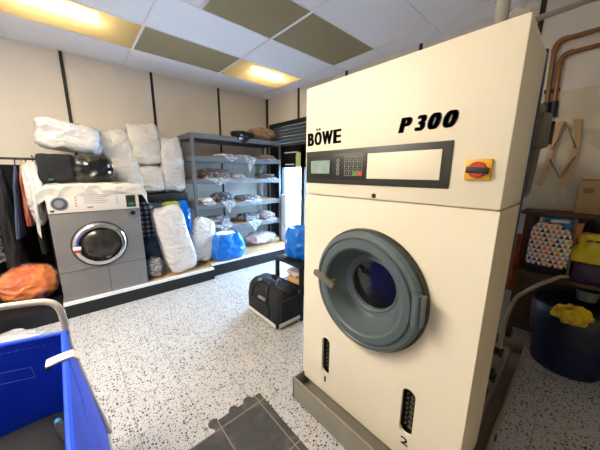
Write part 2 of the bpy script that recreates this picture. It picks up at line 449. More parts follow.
def circle(cu, cv, r, n=64):
    return [(cu+r*math.cos(2*PI*k/n), cv+r*math.sin(2*PI*k/n)) for k in range(n)]
def slot(cu, cv, w, h, n=8):
    """rounded slot outline"""
    r = w/2*.95; o = []
    for sx, sy, a0 in ((1, 1, 0), (-1, 1, 90), (-1, -1, 180), (1, -1, 270)):
        for k in range(n+1):
            a = math.radians(a0+90*k/n)
            o.append((cu+sx*(w/2-r)+r*math.cos(a), cv+sy*(h/2-r)+r*math.sin(a)))
    return o

# ------------------------------------------------------------------ the room
RX, BY, H = 3.2, 4.6, 2.97
struct('floor', G().box(-2.3, RX+.1, -2.3, BY+.1, -.08, 0), 'floor')
struct('wall_back', G().box(-2.3, RX+.1, BY, BY+.1, 0, 3.2), 'wall')
struct('wall_left', G().box(-2.4, -2.3, -2.3, BY+.1, 0, 3.2), 'wall')
struct('wall_front', G().box(-2.4, RX+.1, -2.4, -2.3, 0, 3.2), 'wall')
w = G()
w.box(RX, RX+.1, 4.48, BY, 0, 3.2); w.box(RX, RX+.1, -2.3, 2.6, 0, 3.2); w.box(RX, RX+.1, 2.6, 4.48, 2.46, 3.2); w.box(RX, RX+.1, 2.6, 4.48, 0, .19)
struct('wall_right', w, 'wall')
struct('trim_1', G().box(RX-.012, RX, -2.2, .46, 1.2, 2.2), 'plaster')
i = 2
for x in (-1.9, -.9, .11, 1.104, 2.155):
    struct('trim_%d' % i, G().box(x-.018, x+.018, BY-.01, BY, .0, H), 'strip'); i += 1
for y in (3.622, 2.571, 1.508, .477, -.56):
    z0 = 2.46 if y > 2.5 else 0
    struct('trim_%d' % i, G().box(RX-.016, RX, y-.018, y+.018, z0, H), 'strip'); i += 1
struct('trim_%d' % i, G().box(RX-.03, RX, BY-.03, BY, 0, H), 'strip'); i += 1

# ceiling: tile field with openings for the lamps
XL = [-2.3, -1.435, -.335, .765, 1.87, 2.93, RX]
YL = [4.6, 3.93, 3.26, 2.6, 1.94, 1.28, .62, -.04, -.7, -1.36, -2.3]
lamps = {(2, 1): 'A', (3, 1): 'B', (4, 1): 'C', (3, 3): 'D', (4, 3): 'E', (1, 4): 'F', (1, 3): 'G', (0, 4): 'I'}
cg = G()
for ix in range(len(XL)-1):
    for iy in range(len(YL)-1):
        if (ix, iy) in lamps: continue
        cg.box(XL[ix], XL[ix+1], YL[iy+1], YL[iy], H+.004, H+.024)
cg.box(.765, 1.1, 1.94, 2.6, H+.004, H+.024)
cg.box(-2.4, RX+.1, -2.4, BY+.1, 3.2, 3.25)
struct('ceiling', cg, 'tile')
gg = G()
for x in XL[1:-1]:
    gg.box(x-.012, x+.012, -2.3, BY, H-.004, H+.003)
for y in YL[1:-1]:
    gg.box(-2.3, RX, y-.006, y+.006, H-.001, H+.003)
gg.box(1.07, 1.10, 1.94, 2.6, H-.006, H+.003)
gg.box(-2.3, RX, BY-.02, BY, H-.002, H+.003); gg.box(RX-.02, RX, -2.3, BY, H-.002, H+.003)
struct('trim_%d' % i, gg, 'grid'); i += 1

def lamp(key, ix, iy, label, tube=None):
    x0, x1, y0, y1 = XL[ix]+.006, XL[ix+1]-.006, YL[iy+1]+.006, YL[iy]-.006
    if key == 'D': x0 = 1.106
    t = thing('ceiling_light', label, 'light', ((x0+x1)/2, (y0+y1)/2, H), 'recessed ceiling lights')
    g = G(); a = H+.004; b = H+.15
    g.box(x0, x1, y0, y1, b, b+.005); g.box(x0, x0+.004, y0, y1, a, b); g.box(x1-.004, x1, y0, y1, a, b); g.box(x0, x1, y0, y0+.004, a, b); g.box(x0, x1, y1-.004, y1, a, b)
    part('housing', g, 'house', t)
    part('diffuser', G().box(x0+.005, x1-.005, y0+.005, y1-.005, H+.003, H+.007), 'diff', t)
    if tube:
        yc = tube[2]
        part('tube', G().tube([(tube[0], yc, H+.06), (tube[1], yc, H+.06)], .028, 12), 'tube', t)
lamp('A', 2, 1, 'glowing warm ceiling light panel at the left end of the row above the washer', (-.25, .42, 3.52))
lamp('B', 3, 1, 'unlit olive ceiling light panel between the two glowing panels')
lamp('C', 4, 1, 'glowing warm ceiling light panel above the grey shelving and corner', (2.22, 2.78, 3.55))
lamp('D', 3, 3, 'unlit olive ceiling light panel in the nearer row, left one')
lamp('E', 4, 3, 'unlit olive ceiling light panel in the nearer row, right one close to cream machine')
lamp('F', 1, 4, 'added unseen lit ceiling panel above the blue laundry cart', (-1.3, -.5, 1.61))  # added out of view to brighten the machine front
lamp('G', 1, 3, 'added unseen lit ceiling panel nearer the left wall', (-1.3, -.5, 2.27))  # another added panel, out of view, for more light in the room
lamp('I', 0, 4, 'added unseen lit ceiling panel next to the left wall', (-2.2, -1.55, 1.61))  # third added panel, also out of view

# shop front in the right wall
d = thing('door_1', 'black framed glazed shopfront at the far right corner', 'door', (RX, 3.5, 0)); d['kind'] = 'structure'
fr = G()
fr.box(RX-.03, RX+.08, 4.36, 4.48, .19, 2.46); fr.box(RX-.03, RX+.08, 2.6, 2.68, .19, 2.46); fr.box(RX-.05, RX+.08, 2.6, 4.48, 2.38, 2.46)
fr.box(RX-.02, RX+.08, 3.44, 3.53, .19, 2.0); fr.box(RX-.02, RX+.08, 2.6, 4.48, 1.62, 2.02); fr.box(RX-.02, RX+.08, 2.6, 4.48, .19, .27)
fr.box(RX-.01, RX+.06, 4.1, 4.36, .27, 1.62)
part('frame', fr, 'frame', d)
sg = G()
for k in range(6): sg.box(RX-.02-.004*(k % 2), RX+.03, 2.68, 4.36, 2.02+.06*k, 2.02+.06*k+.055, .004)
part('shutter', sg, 'shutter', d)
gl = G(); gl.box(RX+.02, RX+.026, 3.53, 4.1, .27, 1.62); gl.box(RX+.02, RX+.026, 2.68, 3.44, .27, 1.62)
part('glass_pane', gl, 'glass', d)
hg = G().box(RX-.035, RX-.02, 3.6, 4.0, 1.885, 1.9).box(RX-.035, RX-.02, 3.72, 3.98, 1.665, 1.685)
part('white_strip', hg, 'white', d)

# outside
struct('ground', G().box(RX+.1, 40, -20, 30, -.12, -.06), 'pave')
fb = thing('building', 'pale shop building across the street seen through the glass', 'building', (17, 9, -.06))
part('wall', G().box(16, 22, -12, 28, -.06, 3.4), 'facade', fb)
for y in (-4, 0, 4, 8, 12, 16):
    part('window', G().box(15.95, 16, y-.9, y+.9, .9, 2.4), 'windowdark', fb)
cr = thing('car', 'pale blue parked car in the street outside the glass', 'car', (9.6, 7.5, -.06))
secs = [(-2.1, .45, .62), (-2.0, .38, .85), (-1.2, .34, .92), (-.7, .34, 1.38), (.6, .34, 1.42), (1.3, .34, 1.0), (2.0, .36, .9), (2.1, .45, .7)]
cb = G(); prev = None
for y, z0, z1 in secs:
    inn = .12 if z1 > 1.2 else 0
    ring = [cb.bm.verts.new(p) for p in ((8.8, 7.5+y, z0-.2), (8.76, 7.5+y, .6), (8.8+inn, 7.5+y, z1), (10.4-inn, 7.5+y, z1), (10.44, 7.5+y, .6), (10.4, 7.5+y, z0-.2))]
    if prev:
        for k in range(6): cb.bm.faces.new((prev[k], prev[(k+1) % 6], ring[(k+1) % 6], ring[k]))
    else: cb.bm.faces.new(ring)
    prev = ring
cb.bm.faces.new(prev[::-1])
part('body', cb, 'carblue', cr, 25)
part('side_window', G().box(8.82, 8.9, 6.95, 8.0, .98, 1.3, .02), 'windowdark', cr)
for y in (6.2, 8.8):
    for x in (8.78, 10.2):
        part('wheel', G().lathe([(.01, 0), (.3, 0), (.31, .03), (.31, .17), (.3, .2), (.01, .2)], (x, y, .25), 'x', 24), 'tyre', cr)

# ------------------------------------------------------------------ platforms along the back wall
PZ1, PZ2 = .165, .19
p0 = thing('platform', 'low black platform beneath the hanging clothes left of the washer', 'platform', (-1.2, 3.9, 0), 'low platforms along the back wall')
part('deck', G().box(-2.28, -.215, 3.40, 4.58, PZ1-.03, PZ1), 'black', p0)
part('skirting', G().box(-2.28, -.215, 3.385, 3.41, 0, PZ1-.002), 'skirt', p0)
p1 = thing('platform', 'low wooden platform with black skirting carrying the washing machine', 'platform', (0, 3.9, 0), 'low platforms along the back wall')
part('deck', G().box(-.21, 1.385, 3.41, 4.58, PZ1-.03, PZ1), 'oak', p1)
part('skirting', G().box(-.21, 1.385, 3.385, 3.41, 0, PZ1-.025), 'skirt', p1)
part('edge_strip', G().box(-.21, 1.385, 3.382, 3.43, PZ1-.025, PZ1+.003), 'whiteedge', p1)
p2 = thing('platform', 'low wooden platform with black skirting carrying the grey shelving', 'platform', (2.3, 4.0, 0), 'low platforms along the back wall')
part('deck', G().box(1.39, RX-.06, 3.5, 4.58, PZ2-.03, PZ2), 'oak', p2)
part('skirting', G().box(1.39, RX-.06, 3.475, 3.5, 0, PZ2-.025), 'skirt', p2)
part('edge_strip', G().box(1.39, RX-.06, 3.472, 3.52, PZ2-.025, PZ2+.003), 'whiteedge', p2)

# ------------------------------------------------------------------ the dry cleaning machine (front faces -X)
MX, MY0, MY1, MZ0, MZ1, SEAM = 1.05, .178, 1.125, .125, 1.964, 1.383
mc = thing('dry_cleaning_machine', 'large cream dry cleaning machine with a round grey door standing in a metal tray', 'dry cleaning machine', (1.6, .65, 0))
FX = lambda u, v, w: (MX + .008 + w, u, v)          # sheet of the front
up = G().box(MX, MX+.37, MY0, MY1, SEAM+.002, MZ1, .006)
part('upper_housing', up, 'cream', mc)
DY, DZ = .663, .934
lo = G().plate([[(MY0, MZ0), (MY1, MZ0), (MY1, SEAM-.003), (MY0, SEAM-.003)], circle(DY, DZ, .27), slot(.923, .388, .062, .25), slot(.403, .397, .062, .25)], .016, FX)
part('lower_front_panel', lo, 'cream', mc)
sh = G().box(MX+.016, MX+.37, MY0, MY0+.015, MZ0, SEAM-.003).box(MX+.016, MX+.37, MY1-.015, MY1, MZ0, SEAM-.003).box(MX+.35, MX+.37, MY0, MY1, MZ0, SEAM-.003).box(MX+.02, MX+.36, MY0+.01, MY1-.01, SEAM-.01, SEAM+.003)
part('lower_housing', sh, 'cream2', mc)
for (y, z) in ((.923, .388), (.403, .397)):
    v = G().box(MX+.045, MX+.06, y-.06, y+.06, z-.16, z+.16)
    v.box(MX+.014, MX+.05, y-.045, y-.033, z-.14, z+.14); v.box(MX+.014, MX+.05, y+.033, y+.045, z-.14, z+.14)
    vo = part('vent', v, 'black', mc)
    ch = G()
    for k in range(8): ch.rbox((MX+.03, y-.008, z-.1+k*.028), (.012, .016, .008), E(.5, 0, 0)); ch.rbox((MX+.03, y+.014, z-.09+k*.028), (.012, .01, .006), E(.5, 0, 0))
    part('chain', ch, 'chromewire', vo)
FM = lambda y0: (lambda u, v, w: (MX-.001 + w, y0-u, v))
part('number', G().text('1', FM(.922), box=(-.006, .006, .205, .243)), 'ink', mc)
part('number', G().text('2', FM(.402), offset=.01, box=(-.018, .018, .212, .252)), 'ink', mc)
# lettering
bw = G()
for ch_, a_, b_, top in (('B', 1.108, 1.057, 1.724), ('O', 1.053, .998, 1.725), ('W', .997, .919, 1.724), ('E', .916, .864, 1.724)):
    for dx in (0, .002, .004, .006, .008): bw.text(ch_, FM(a_-dx), offset=.018, box=(0, a_-b_-.008, 1.656, top))
for y_ in (1.034, 1.015): bw.lathe([(.001, -.003), (.006, -.003), (.006, 0)], (MX, y_, 1.738), 'x', 16)
part('lettering', bw, 'ink', mc)
pl_ = G()
for ch_, a_, b_ in (('P', .560, .502), ('3', .492, .446), ('0', .443, .393), ('0', .389, .337)):
    for dx in (0, .003, .006, .009, .012): pl_.text(ch_, FM(a_-dx), offset=.018, shear=.22, box=(0, a_-b_-.012, 1.669, 1.727))
part('lettering', pl_, 'ink', mc)
# control panel
cp = part('control_panel', G().box(MX-.006, MX, .341, 1.113, 1.449, 1.623, .003), 'olive', mc)
part('blank_plate', G().box(MX-.009, MX-.006, .376, .697, 1.48, 1.594, .002), 'cream', cp)
part('display_field', G().box(MX-.008, MX-.006, .703, 1.09, 1.472, 1.602, .001), 'olive2', cp)
part('display', G().box(MX-.011, MX-.008, .918, 1.075, 1.496, 1.578, .001), 'black', cp)
part('screen', G().box(MX-.013, MX-.011, .925, 1.066, 1.502, 1.571), 'lcd', cp)
kp = G(); cell = .026; y1 = .828; z1 = 1.583
for r in range(5):
    kp.box(MX-.0095, MX-.008, y1-4*cell, y1, z1-r*.0225-.0008, z1-r*.0225+.0008)
for c in range(5):
    kp.box(MX-.0095, MX-.008, y1-c*cell-.0008, y1-c*cell+.0008, z1-4*.0225, z1)
for r in range(4):
    for c in range(4):
        if r == 3 and c >= 2: continue
        kp.box(MX-.0095, MX-.008, y1-c*cell-.015, y1-c*cell-.011, z1-r*.0225-.014, z1-r*.0225-.009)
part('keypad', kp, 'keyline', cp)
part('start_key', G().box(MX-.010, MX-.008, y1-3*cell+.003, y1-2*cell-.004, z1-.09, z1-.07), 'green', cp)
part('stop_key', G().box(MX-.010, MX-.008, y1-4*cell, y1-3*cell, z1-.09, z1-.07), 'red', cp)
for k in range(4):
    b = G().plate([circle(.872, 1.567-k*.021, .009, 16), circle(.872, 1.567-k*.021, .006, 16)], .0015, lambda u, v, w: (MX-.009+w, u, v))
    part('button', b, 'keyline', cp)
part('lock', G().lathe([(.001, -.006), (.009, -.006), (.011, -.003), (.011, 0)], (MX, .656, 1.402), 'x', 20, True), 'ink', mc)
sw = part('main_switch', G().box(MX-.012, MX, .217, .294, 1.484, 1.553, .003), 'yellow', mc)
rk = part('rotary_disc', G().lathe([(.001, -.014), (.024, -.014), (.027, -.009), (.027, 0)], (MX-.012, .2555, 1.518), 'x', 28, True), 'redknob', sw)
part('switch_grip', G().rbox((MX-.022, .2545, 1.516), (.012, .066, .022), E(.06, 0, 0), .003), 'ink', sw)
# round door
gs = part('gasket', G().lathe([(.262, .0), (.307, .0), (.309, -.012), (.306, -.028), (.29, -.034), (.27, -.03)], (MX, DY, DZ), 'x', 72), 'gasket', mc)
prof = [(.298, -.026), (.297, -.046), (.284, -.058), (.270, -.062), (.265, -.056), (.260, -.056), (.254, -.068), (.222, -.070), (.213, -.064), (.208, -.05), (.196, -.02), (.168, .04), (.162, .046), (.145, .05), (.138, .047), (.133, .05), (.128, .058), (.126, .075)]
dr = part('round_door', G().lathe(prof, (MX, DY, DZ), 'x', 96), 'doorgrey', mc, 22)
part('drum_void', G().lathe([(.125, .074), (.25, .1), (.25, .33), (.01, .33)], (MX, DY, DZ), 'x', 48), 'void', mc)
part('door_glass', G().lathe([(.001, .064), (.06, .066), (.127, .07)], (MX, DY, DZ), 'x', 48), 'darkglass', dr)
hd = G().rbox((.952, .866, .948), (.026, .152, .036), E(math.radians(18), 0, 0), .011)
hd.tube([(.955, .825, .936), (.995, .825, .936)], .013, 12)
part('door_handle', hd, 'handle', dr)
hi = G().box(.968, .998, .352, .402, .895, 1.03, .006)
hi.tube([(.968, .378, .895), (.968, .378, 1.03)], .014, 12)
part('hinge', hi, 'doorgrey', dr)
hs = G()
for z in (.915, 1.008): hs.lathe([(.001, -.004), (.008, -.004), (.008, 0)], (.968, .39, z), 'x', 12, True)
part('hinge_screw', hs, 'handle', dr)
# tray and body behind
TX0, TX1, TY0, TY1 = .953, 2.6, .125, 1.125
tr = G().box(TX0+.006, TX1-.006, TY0+.006, TY1-.006, .004, .06)
tr.box(TX0, TX0+.012, TY0, TY1, 0, .158, .003).box(TX0, TX1, TY0, TY0+.012, 0, .158, .003).box(TX0, TX1, TY1-.012, TY1, 0, .158, .003).box(TX1-.012, TX1, TY0, TY1, 0, .158, .003)
tr.box(TX0+.012, TX0+.03, TY0+.01, TY1-.01, .10, .112)
part('base_tray', tr, 'tray', mc)
part('plinth', G().box(MX+.03, 2.35, MY0+.02, MY1-.02, .07, .2), 'tray', mc)
bt = G()
for x in (1.42, 1.56): bt.lathe([(.02, 0), (.02, -.006), (.001, -.008)], (x, TY0, .09), 'y', 16)
part('bolt', bt, 'gasket', mc)
part('rear_cabinet', G().box(1.47, 1.62, .205, 1.1, .75, 1.99, .006), 'cream2', mc)
part('machine_frame', G().box(1.62, 1.9, .3, 1.08, .2, 1.9).box(1.9, 2.3, .44, 1.08, .2, 1.9).box(1.42, 1.62, .24, 1.08, .2, .75), 'gasket', mc)
part('blue_hose', G().tube([(1.445, .19, 1.98), (1.447, .185, 1.8), (1.45, .188, 1.55), (1.45, .185, 1.2), (1.46, .2, .9)], .013, 10, smooth=2), 'bluehose', mc)
pg = G()
for x, y, z0, z1, r in ((1.68, .235, .25, 1.6, .016), (1.78, .25, .25, 1.3, .02)):
    pg.tube([(x, y, z0), (x, y, z1), (x, y+.06, z1+.02)], r, 10)
part('side_pipe', pg, 'gasket', mc)
for x, z in ((1.55, .33), (1.65, .4), (1.76, .3), (1.86, .42)):
    part('valve', G().tube([(x, .31, z), (x, .19, z)], .022, 12).tube([(x-.04, .195, z), (x+.04, .195, z)], .008, 8), 'gasket', mc)
part('canister_pipe', G().tube([(1.98, .225, 1.46), (1.98, .225, 1.40), (1.98, .26, 1.36), (1.98, .45, 1.36)], .015, 10, smooth=2), 'handle', mc)
part('canister_pipe', G().tube([(1.98, .225, 1.82), (1.98, .225, 1.87), (1.98, .26, 1.885), (1.98, .45, 1.885)], .013, 10, smooth=2), 'handle', mc)
fl = part('filter_canister', G().lathe([(.001, 1.83), (.04, 1.83), (.046, 1.815), (.05, 1.68), (.05, 1.655), (.024, 1.645), (.016, 1.45), (.001, 1.45)], (1.98, .225, 0), 'z', 28), 'canister', mc)
part('canister_band', G().box(1.985, 2.03, .165, .19, 1.67, 1.79, .004), 'black', mc)

# pipework above the machine
solo('ceiling_pipe', G().tube([(2.0, .482, 1.9), (2.0, .482, 3.0)], .035, 16), 'greypipe', 'grey vertical pipe rising from the cream machine to the ceiling', 'pipe', (2.0, .482, 1.9))
br = thing('pipe_bracket', 'pale angled bracket and rod at the ceiling behind the cream machine', 'bracket', (2.05, .4, 1.9))
part('plate', G().rbox((2.0, .4, 2.36), (.03, .09, .1), E(.3, 0, 0), .004), 'greypipe', br)
part('rod', G().tube([(2.0, .43, 1.9), (2.0, .4, 2.36), (2.19, .335, 2.955)], .01, 8), 'greypipe', br)
part('arm', G().tube([(2.0, .42, 2.33), (2.5, .15, 2.55), (3.19, -.3, 2.8)], .016, 10), 'greypipe', br)

# ------------------------------------------------------------------ washer
WY = 3.425; WX0, WX1 = -.2, .565; WZ0, WZ1 = PZ1+.003, 1.3
ws = thing('washing_machine', 'grey front loading commercial washing machine with a round porthole on the platform', 'washing machine', (.18, 3.76, WZ0))
part('body', G().box(WX0, WX1, WY, 4.1, WZ0, WZ1, .008), 'washer', ws)
part('lid', G().box(WX0-.006, WX1+.006, WY-.006, 4.1, WZ1-.002, WZ1+.018, .004), 'steel', ws)
fa = part('control_fascia', G().box(WX0+.002, WX1-.002, WY-.012, WY, 1.1, 1.285, .004), 'fascia', ws)
FW = lambda r, prof, c: G().lathe(prof, c, 'y', r)
part('dial', FW(40, [(.001, -.014), (.03, -.014), (.034, -.006), (.062, -.006), (.066, 0)], (-.105, WY-.012, 1.192)), 'zinc', fa)
part('dial_ring', FW(40, [(.04, -.0075), (.055, -.0075)], (-.105, WY-.012, 1.192)), 'slate', fa)
part('display', G().box(.44, .53, WY-.018, WY-.012, 1.12, 1.25, .003), 'olive2', fa)
part('display_window', G().box(.46, .515, WY-.02, WY-.018, 1.14, 1.17), 'tag', fa)
pr = G()
for k in range(4): pr.box(.08, .08+.2*(.9 if k % 2 else 1), WY-.0135, WY-.012, 1.245-k*.02, 1.25-k*.02)
pr.box(.1, .15, WY-.0135, WY-.012, 1.135, 1.15)
for k in range(4): pr.box(.35, .37, WY-.0135, WY-.012, 1.235-k*.025, 1.242-k*.025)
part('printed_text', pr, 'zinc', fa)
pr = G()
for k in range(4): pr.box(.01, .025, WY-.0135, WY-.012, 1.242-k*.028, 1.255-k*.028)
part('printed_symbol', pr, 'orangebox', fa)
part('badge', G().plate([[(-.18, 1.115), (-.15, 1.115), (-.15, 1.14), (-.165, 1.128), (-.18, 1.14)]], .002, lambda u, v, w: (u, WY-.013+w, v)), 'black', fa)
part('lock_knob', FW(24, [(.001, -.03), (.024, -.03), (.026, 0)], (.49, WY, 1.05)), 'black', ws)
part('lock_ring', FW(24, [(.026, -.006), (.044, -.006), (.046, 0)], (.49, WY, 1.05)), 'steel', ws)
wc = (.165, WY, .74)
dw = part('porthole_ring', G().lathe([(.238, 0), (.238, -.012), (.225, -.034), (.205, -.045), (.185, -.045), (.175, -.03), (.17, -.008)], wc, 'y', 64), 'chrome', ws)
part('porthole_seal', G().lathe([(.246, 0), (.246, -.006), (.236, -.008)], wc, 'y', 64), 'gasket', ws)
part('porthole_glass', G().lathe([(.001, -.07), (.07, -.064), (.13, -.046), (.172, -.012)], wc, 'y', 48), 'bowl', dw)
part('door_catch', G().box(-.065, .0, WY-.06, WY-.03, .715, .745, .004), 'white', dw)
part('catch_label', G().box(-.062, -.003, WY-.062, WY-.03, .69, .713, .003), 'redknob', dw)
sm = G().box(WX0+.002, WX1-.002, WY-.0015, WY, .482, .486).box(.2, .204, WY-.0015, WY, WZ0, .484)
part('panel_seam', sm, 'gasket', ws)

# ------------------------------------------------------------------ blobs: bags, laundry
def bag(name, label, cat, c, h, mat, n=3.2, rot=None, amp=.06, seed=1, flat=.85, group=None, freq=2.4, fine=.35):
    g = G().blob(c, h, n, rot, amp, freq, seed, flat=flat, fine=fine)
    return solo(name, g, mat, label, cat, (c[0], c[1], c[2]-h[2]), group, 80)

# polythene sheet over the washer
def sheet_fn(u, v):
    x = -.27 + .92*u
    b = noise.noise(Vector((u*9, v*6, 3)))*.014
    L = v*.75
    if u < .07 and L > .2:
        pass
    z = WZ1+.045 + .035*math.sin(u*PI)**.3 + b
    y = 3.98 - L
    if y < WY+.04:
        t = (WY+.04-y); y = WY+.04 - min(t, .05)*1.0 ; z -= max(0, t-.03)*.55
    if u < .1: z -= (.1-u)/.1*(.26+.1*v)*max(0, min(1, v*2.2)) ; x = -.215-.05*(.5+.5*math.sin(v*9)) - (.1-u)*.2
    if u > .93: z -= (u-.93)/.07*.08; x = .60+.05*(u-.93)/.07
    return (x, y+.02*noise.noise(Vector((u*6, 4, v*4))), z)
solo('polythene_sheet', G().sheet(sheet_fn, 60, 40, .012), 'polyw', 'crumpled clear polythene sheet spread over the top of the washing machine', 'plastic sheet', (.18, 3.7, WZ1+.02), None, 80)

bag('laundry_bag', 'big white laundry bag lying on top of the black bags above the washer', 'laundry bag', (.06, 4.05, 1.885), (.285, .2, .165), M['poly'], 5.5, E(0, .1, 0), .085, 2, .92, 'bagged laundry piled above the washer')
bl = thing('refuse_sack', 'flat black bag with a green tag, left of two on the washer', 'bag', (-.08, 3.86, 1.35), 'black bags on the washer')
part('sack', G().blob((-.085, 3.86, 1.525), (.15, .17, .16), 9, None, .03, 2, 3, flat=.9), 'blackcloth', bl, 80)
part('tag', G().box(-.16, -.12, 3.665, 3.69, 1.415, 1.432), 'tag', bl)
bl2 = thing('refuse_sack', 'shiny black rolled bag beside the white duvet bag, right of two on the washer', 'bag', (.2, 3.84, 1.35), 'black bags on the washer')
part('sack', G().blob((.21, 3.8, 1.53), (.19, .16, .17), 3.4, None, .07, 2.6, 8, flat=.9), 'blackpoly', bl2, 80)
part('tag', G().box(.34, .36, 3.65, 3.665, 1.49, 1.51), 'white', bl2)
bag('duvet_bag', 'tall white bagged duvet leaning beside the black bags', 'laundry bag', (.55, 4.24, 1.625), (.197, .14, .424), M['polyw'], 5, E(-.1, -.2, 0), .075, 5, 1, 'bagged laundry piled above the washer')
bag('duvet_bag', 'white quilted duvet bag at the wall, higher of two stacked right of the leaning duvet', 'laundry bag', (.85, 4.28, 1.885), (.19, .17, .285), M['polyw'], 6, E(0, -.06, 0), .08, 11, .97, 'bagged laundry piled above the washer')
bag('duvet_bag', 'white duvet bag squashed beneath the quilted duvet bag', 'laundry bag', (.87, 4.28, 1.405), (.17, .17, .19), M['polyw'], 6, None, .05, 13, .98, 'bagged laundry piled above the washer')
bag('duvet_bag', 'white shrink wrapped duvet bag next to the grey shelving', 'laundry bag', (1.18, 4.26, 1.61), (.165, .16, .41), M['poly'], 5, E(0, -.02, 0), .08, 17, .97, 'bagged laundry piled above the washer')
rk = thing('rack', 'low black rack behind the washer carrying the white duvet bags', 'rack', (.95, 4.28, PZ1))
part('top_board', G().box(.32, 1.345, 4.12, 4.56, 1.085, 1.195, .01), 'black', rk)
for x in (.35, 1.315):
    for y in (4.15, 4.53): part('leg', G().box(x-.02, x+.02, y-.02, y+.02, PZ1, 1.085), 'black', rk)

# laundry under and in front of the rack
bag('garment_bag', 'bright blue bagged bedding behind the tall white roll', 'laundry bag', (1.21, 4.12, .74), (.14, .13, .34), M['bluepoly'], 3.2, E(0, .08, 0), .06, 21)
bag('towel', 'lime green folded towel tucked under the black rack', 'towel', (1.08, 4.08, 1.035), (.12, .1, .05), M['limegreen'], 3, None, .06, 22)
bag('shirt_bundle', 'dark checked shirts bundled between washer and white roll', 'clothes', (.72, 3.98, .83), (.115, .16, .27), M['plaid'], 3, None, .06, 23)
bag('jeans_bundle', 'teal blue clothes bundle beneath the checked shirts', 'clothes', (.72, 3.86, .44), (.12, .16, .22), M['teal'], 3, None, .07, 24)
bag('clothes_sack', 'dark crinkled clothes sack at the platform edge beside the washer', 'laundry bag', (.68, 3.6, .30), (.09, .12, .13), M['wrap'], 3, None, .08, 25)
bag('clothes_bundle', 'dark brown clothes inside the crinkled sack beside the washer', 'clothes', (.68, 3.6, .29), (.075, .1, .115), M['brown'], 3, None, .08, 25)
bag('duvet_roll', 'tall white plastic wrapped duvet roll standing at the platform edge', 'laundry bag', (.96, 3.63, .62), (.185, .15, .455), M['poly'], 7, E(-.12, -.17, 0), .028, 31, .99, fine=.5)
bag('pillow_bag', 'white plastic pillow bag slumped between the duvet roll and blue carrier bag', 'laundry bag', (1.38, 3.74, .52), (.17, .13, .335), M['poly'], 3.6, E(-.1, .2, 0), .08, 33, .95)
cb = thing('carrier_bag', 'open bright blue carrier bag of white linen on the platform before the shelving', 'bag', (1.72, 3.62, PZ2))
part('bag', G().loft([(1.72, 3.60, PZ2+.005, .22, .12), (1.72, 3.6, .24, .26, .15), (1.73, 3.61, .38, .265, .155), (1.72, 3.63, .5, .24, .15), (1.71, 3.66, .575, .205, .145), (1.71, 3.665, .59, .195, .14), (1.71, 3.665, .575, .185, .13), (1.71, 3.665, .5, .19, .13)], 48, 3.2, .08, 6, 3, True, False), 'bluepoly', cb, 80)
solo('linen', G().blob((1.71, 3.665, .56), (.16, .11, .05), 2.6, None, .08, 3, 5), 'cotton', 'white linen bundle inside the open blue carrier bag', 'laundry', (1.7, 3.66, .43), None, 80)
bag('orange_laundry_bag', 'orange and red laundry bundle in clear plastic at left of the washer', 'laundry bag', (-.45, 3.72, .36), (.225, .19, .19), M['orange'], 2.4, E(0, -.12, 0), .06, 41)
ob = G().blob((-.45, 3.72, .365), (.235, .2, .2), 2.4, E(0, -.12, 0), .06, 2.4, 41)
solo('plastic_wrap', ob, 'wrap2', 'clear plastic bag around the orange and red laundry bundle', 'plastic bag', (-.47, 3.72, PZ1), None, 80)
bag('rag_heap', 'dark rags heaped on the platform left of the orange bundle', 'clothes', (-.88, 3.75, .3), (.14, .2, .12), M['blackcloth'], 2.6, None, .1, 42)

# hanging clothes on a rail, left
solo('curtain', G().sheet(lambda u, v: (-2.25+2.15*u, 4.53+.015*math.sin(u*60), 1.58-1.4*v), 90, 6, .006), 'void', 'black curtain hung on the back wall behind the clothes', 'curtain', (-1.2, 4.53, .18), None, 80)
rl = thing('clothes_rail', 'black clothes rail at the back wall left of the washer', 'clothes rail', (-.9, 4.0, PZ1))
part('bar', G().tube([(-2.0, 4.0, 1.62), (-.2, 4.0, 1.635)], .012, 10), 'black', rl)
part('end_clamp', G().box(-.25, -.17, 3.98, 4.02, 1.61, 1.66, .004), 'black', rl)
for x in (-2.0, -.235): part('upright', G().tube([(x, 4.0, PZ1+.03), (x, 4.0, 1.63)], .012, 10), 'black', rl)
for x in (-2.0, -.235): part('foot', G().box(x-.015, x+.015, 3.8, 4.2, PZ1, PZ1+.03), 'black', rl)
def hanging(x, mat, label, z1=1.56, zb=.6, wx=.05, wy=.2, hang='black', lean=0, seed=1, name='hanging_garment', flare=1.3, wrap=None):
    t = thing(name, label, 'clothes', (x, 4.0, zb), 'clothes hanging on the rail')
    secs = []
    for k in range(15):
        f = k/14; z = zb + (z1-zb)*f
        s = 1 if f < .72 else max(.12, 1-((f-.72)/.28)**1.5*.9)
        wv = wx*(flare - (flare-.8)*f)*(.45+.55*s)
        secs.append((x+lean*(1-f), 4.0, z, wv, wy*s*(1.05-.12*f)))
    part('cloth', G().loft(secs, 48, 2.2, .12, 4, seed, folds=.12), mat, t, 80)
    if wrap: part('plastic_cover', G().loft([(a, b, c, d_+.012, e+.012) for a, b, c, d_, e in secs], 48, 2.2, .14, 4, seed), wrap, t, 80)
    part('hanger', G().tube([(x, 4.0, z1-.02), (x, 4.0, z1+.025), (x, 4.03, z1+.05), (x, 4.012, z1+.085), (x, 3.99, z1+.08)], .005, 8, smooth=1), hang, t)
hanging(-1.15, 'blackcloth', 'long black coat hanging furthest left on the rail', zb=.5, wx=.1, seed=1)
hanging(-.9, 'blackcloth', 'long black coat hanging second from the left on the rail', zb=.45, wx=.1, seed=2)
hanging(-.7, 'navy', 'dark suit in clear plastic hanging left of the blue garment', zb=.6, wx=.1, seed=3, wrap='wrap')
hanging(-.53, 'blackcloth', 'black coat hanging directly beside the blue garment', zb=.5, wx=.06, seed=9)
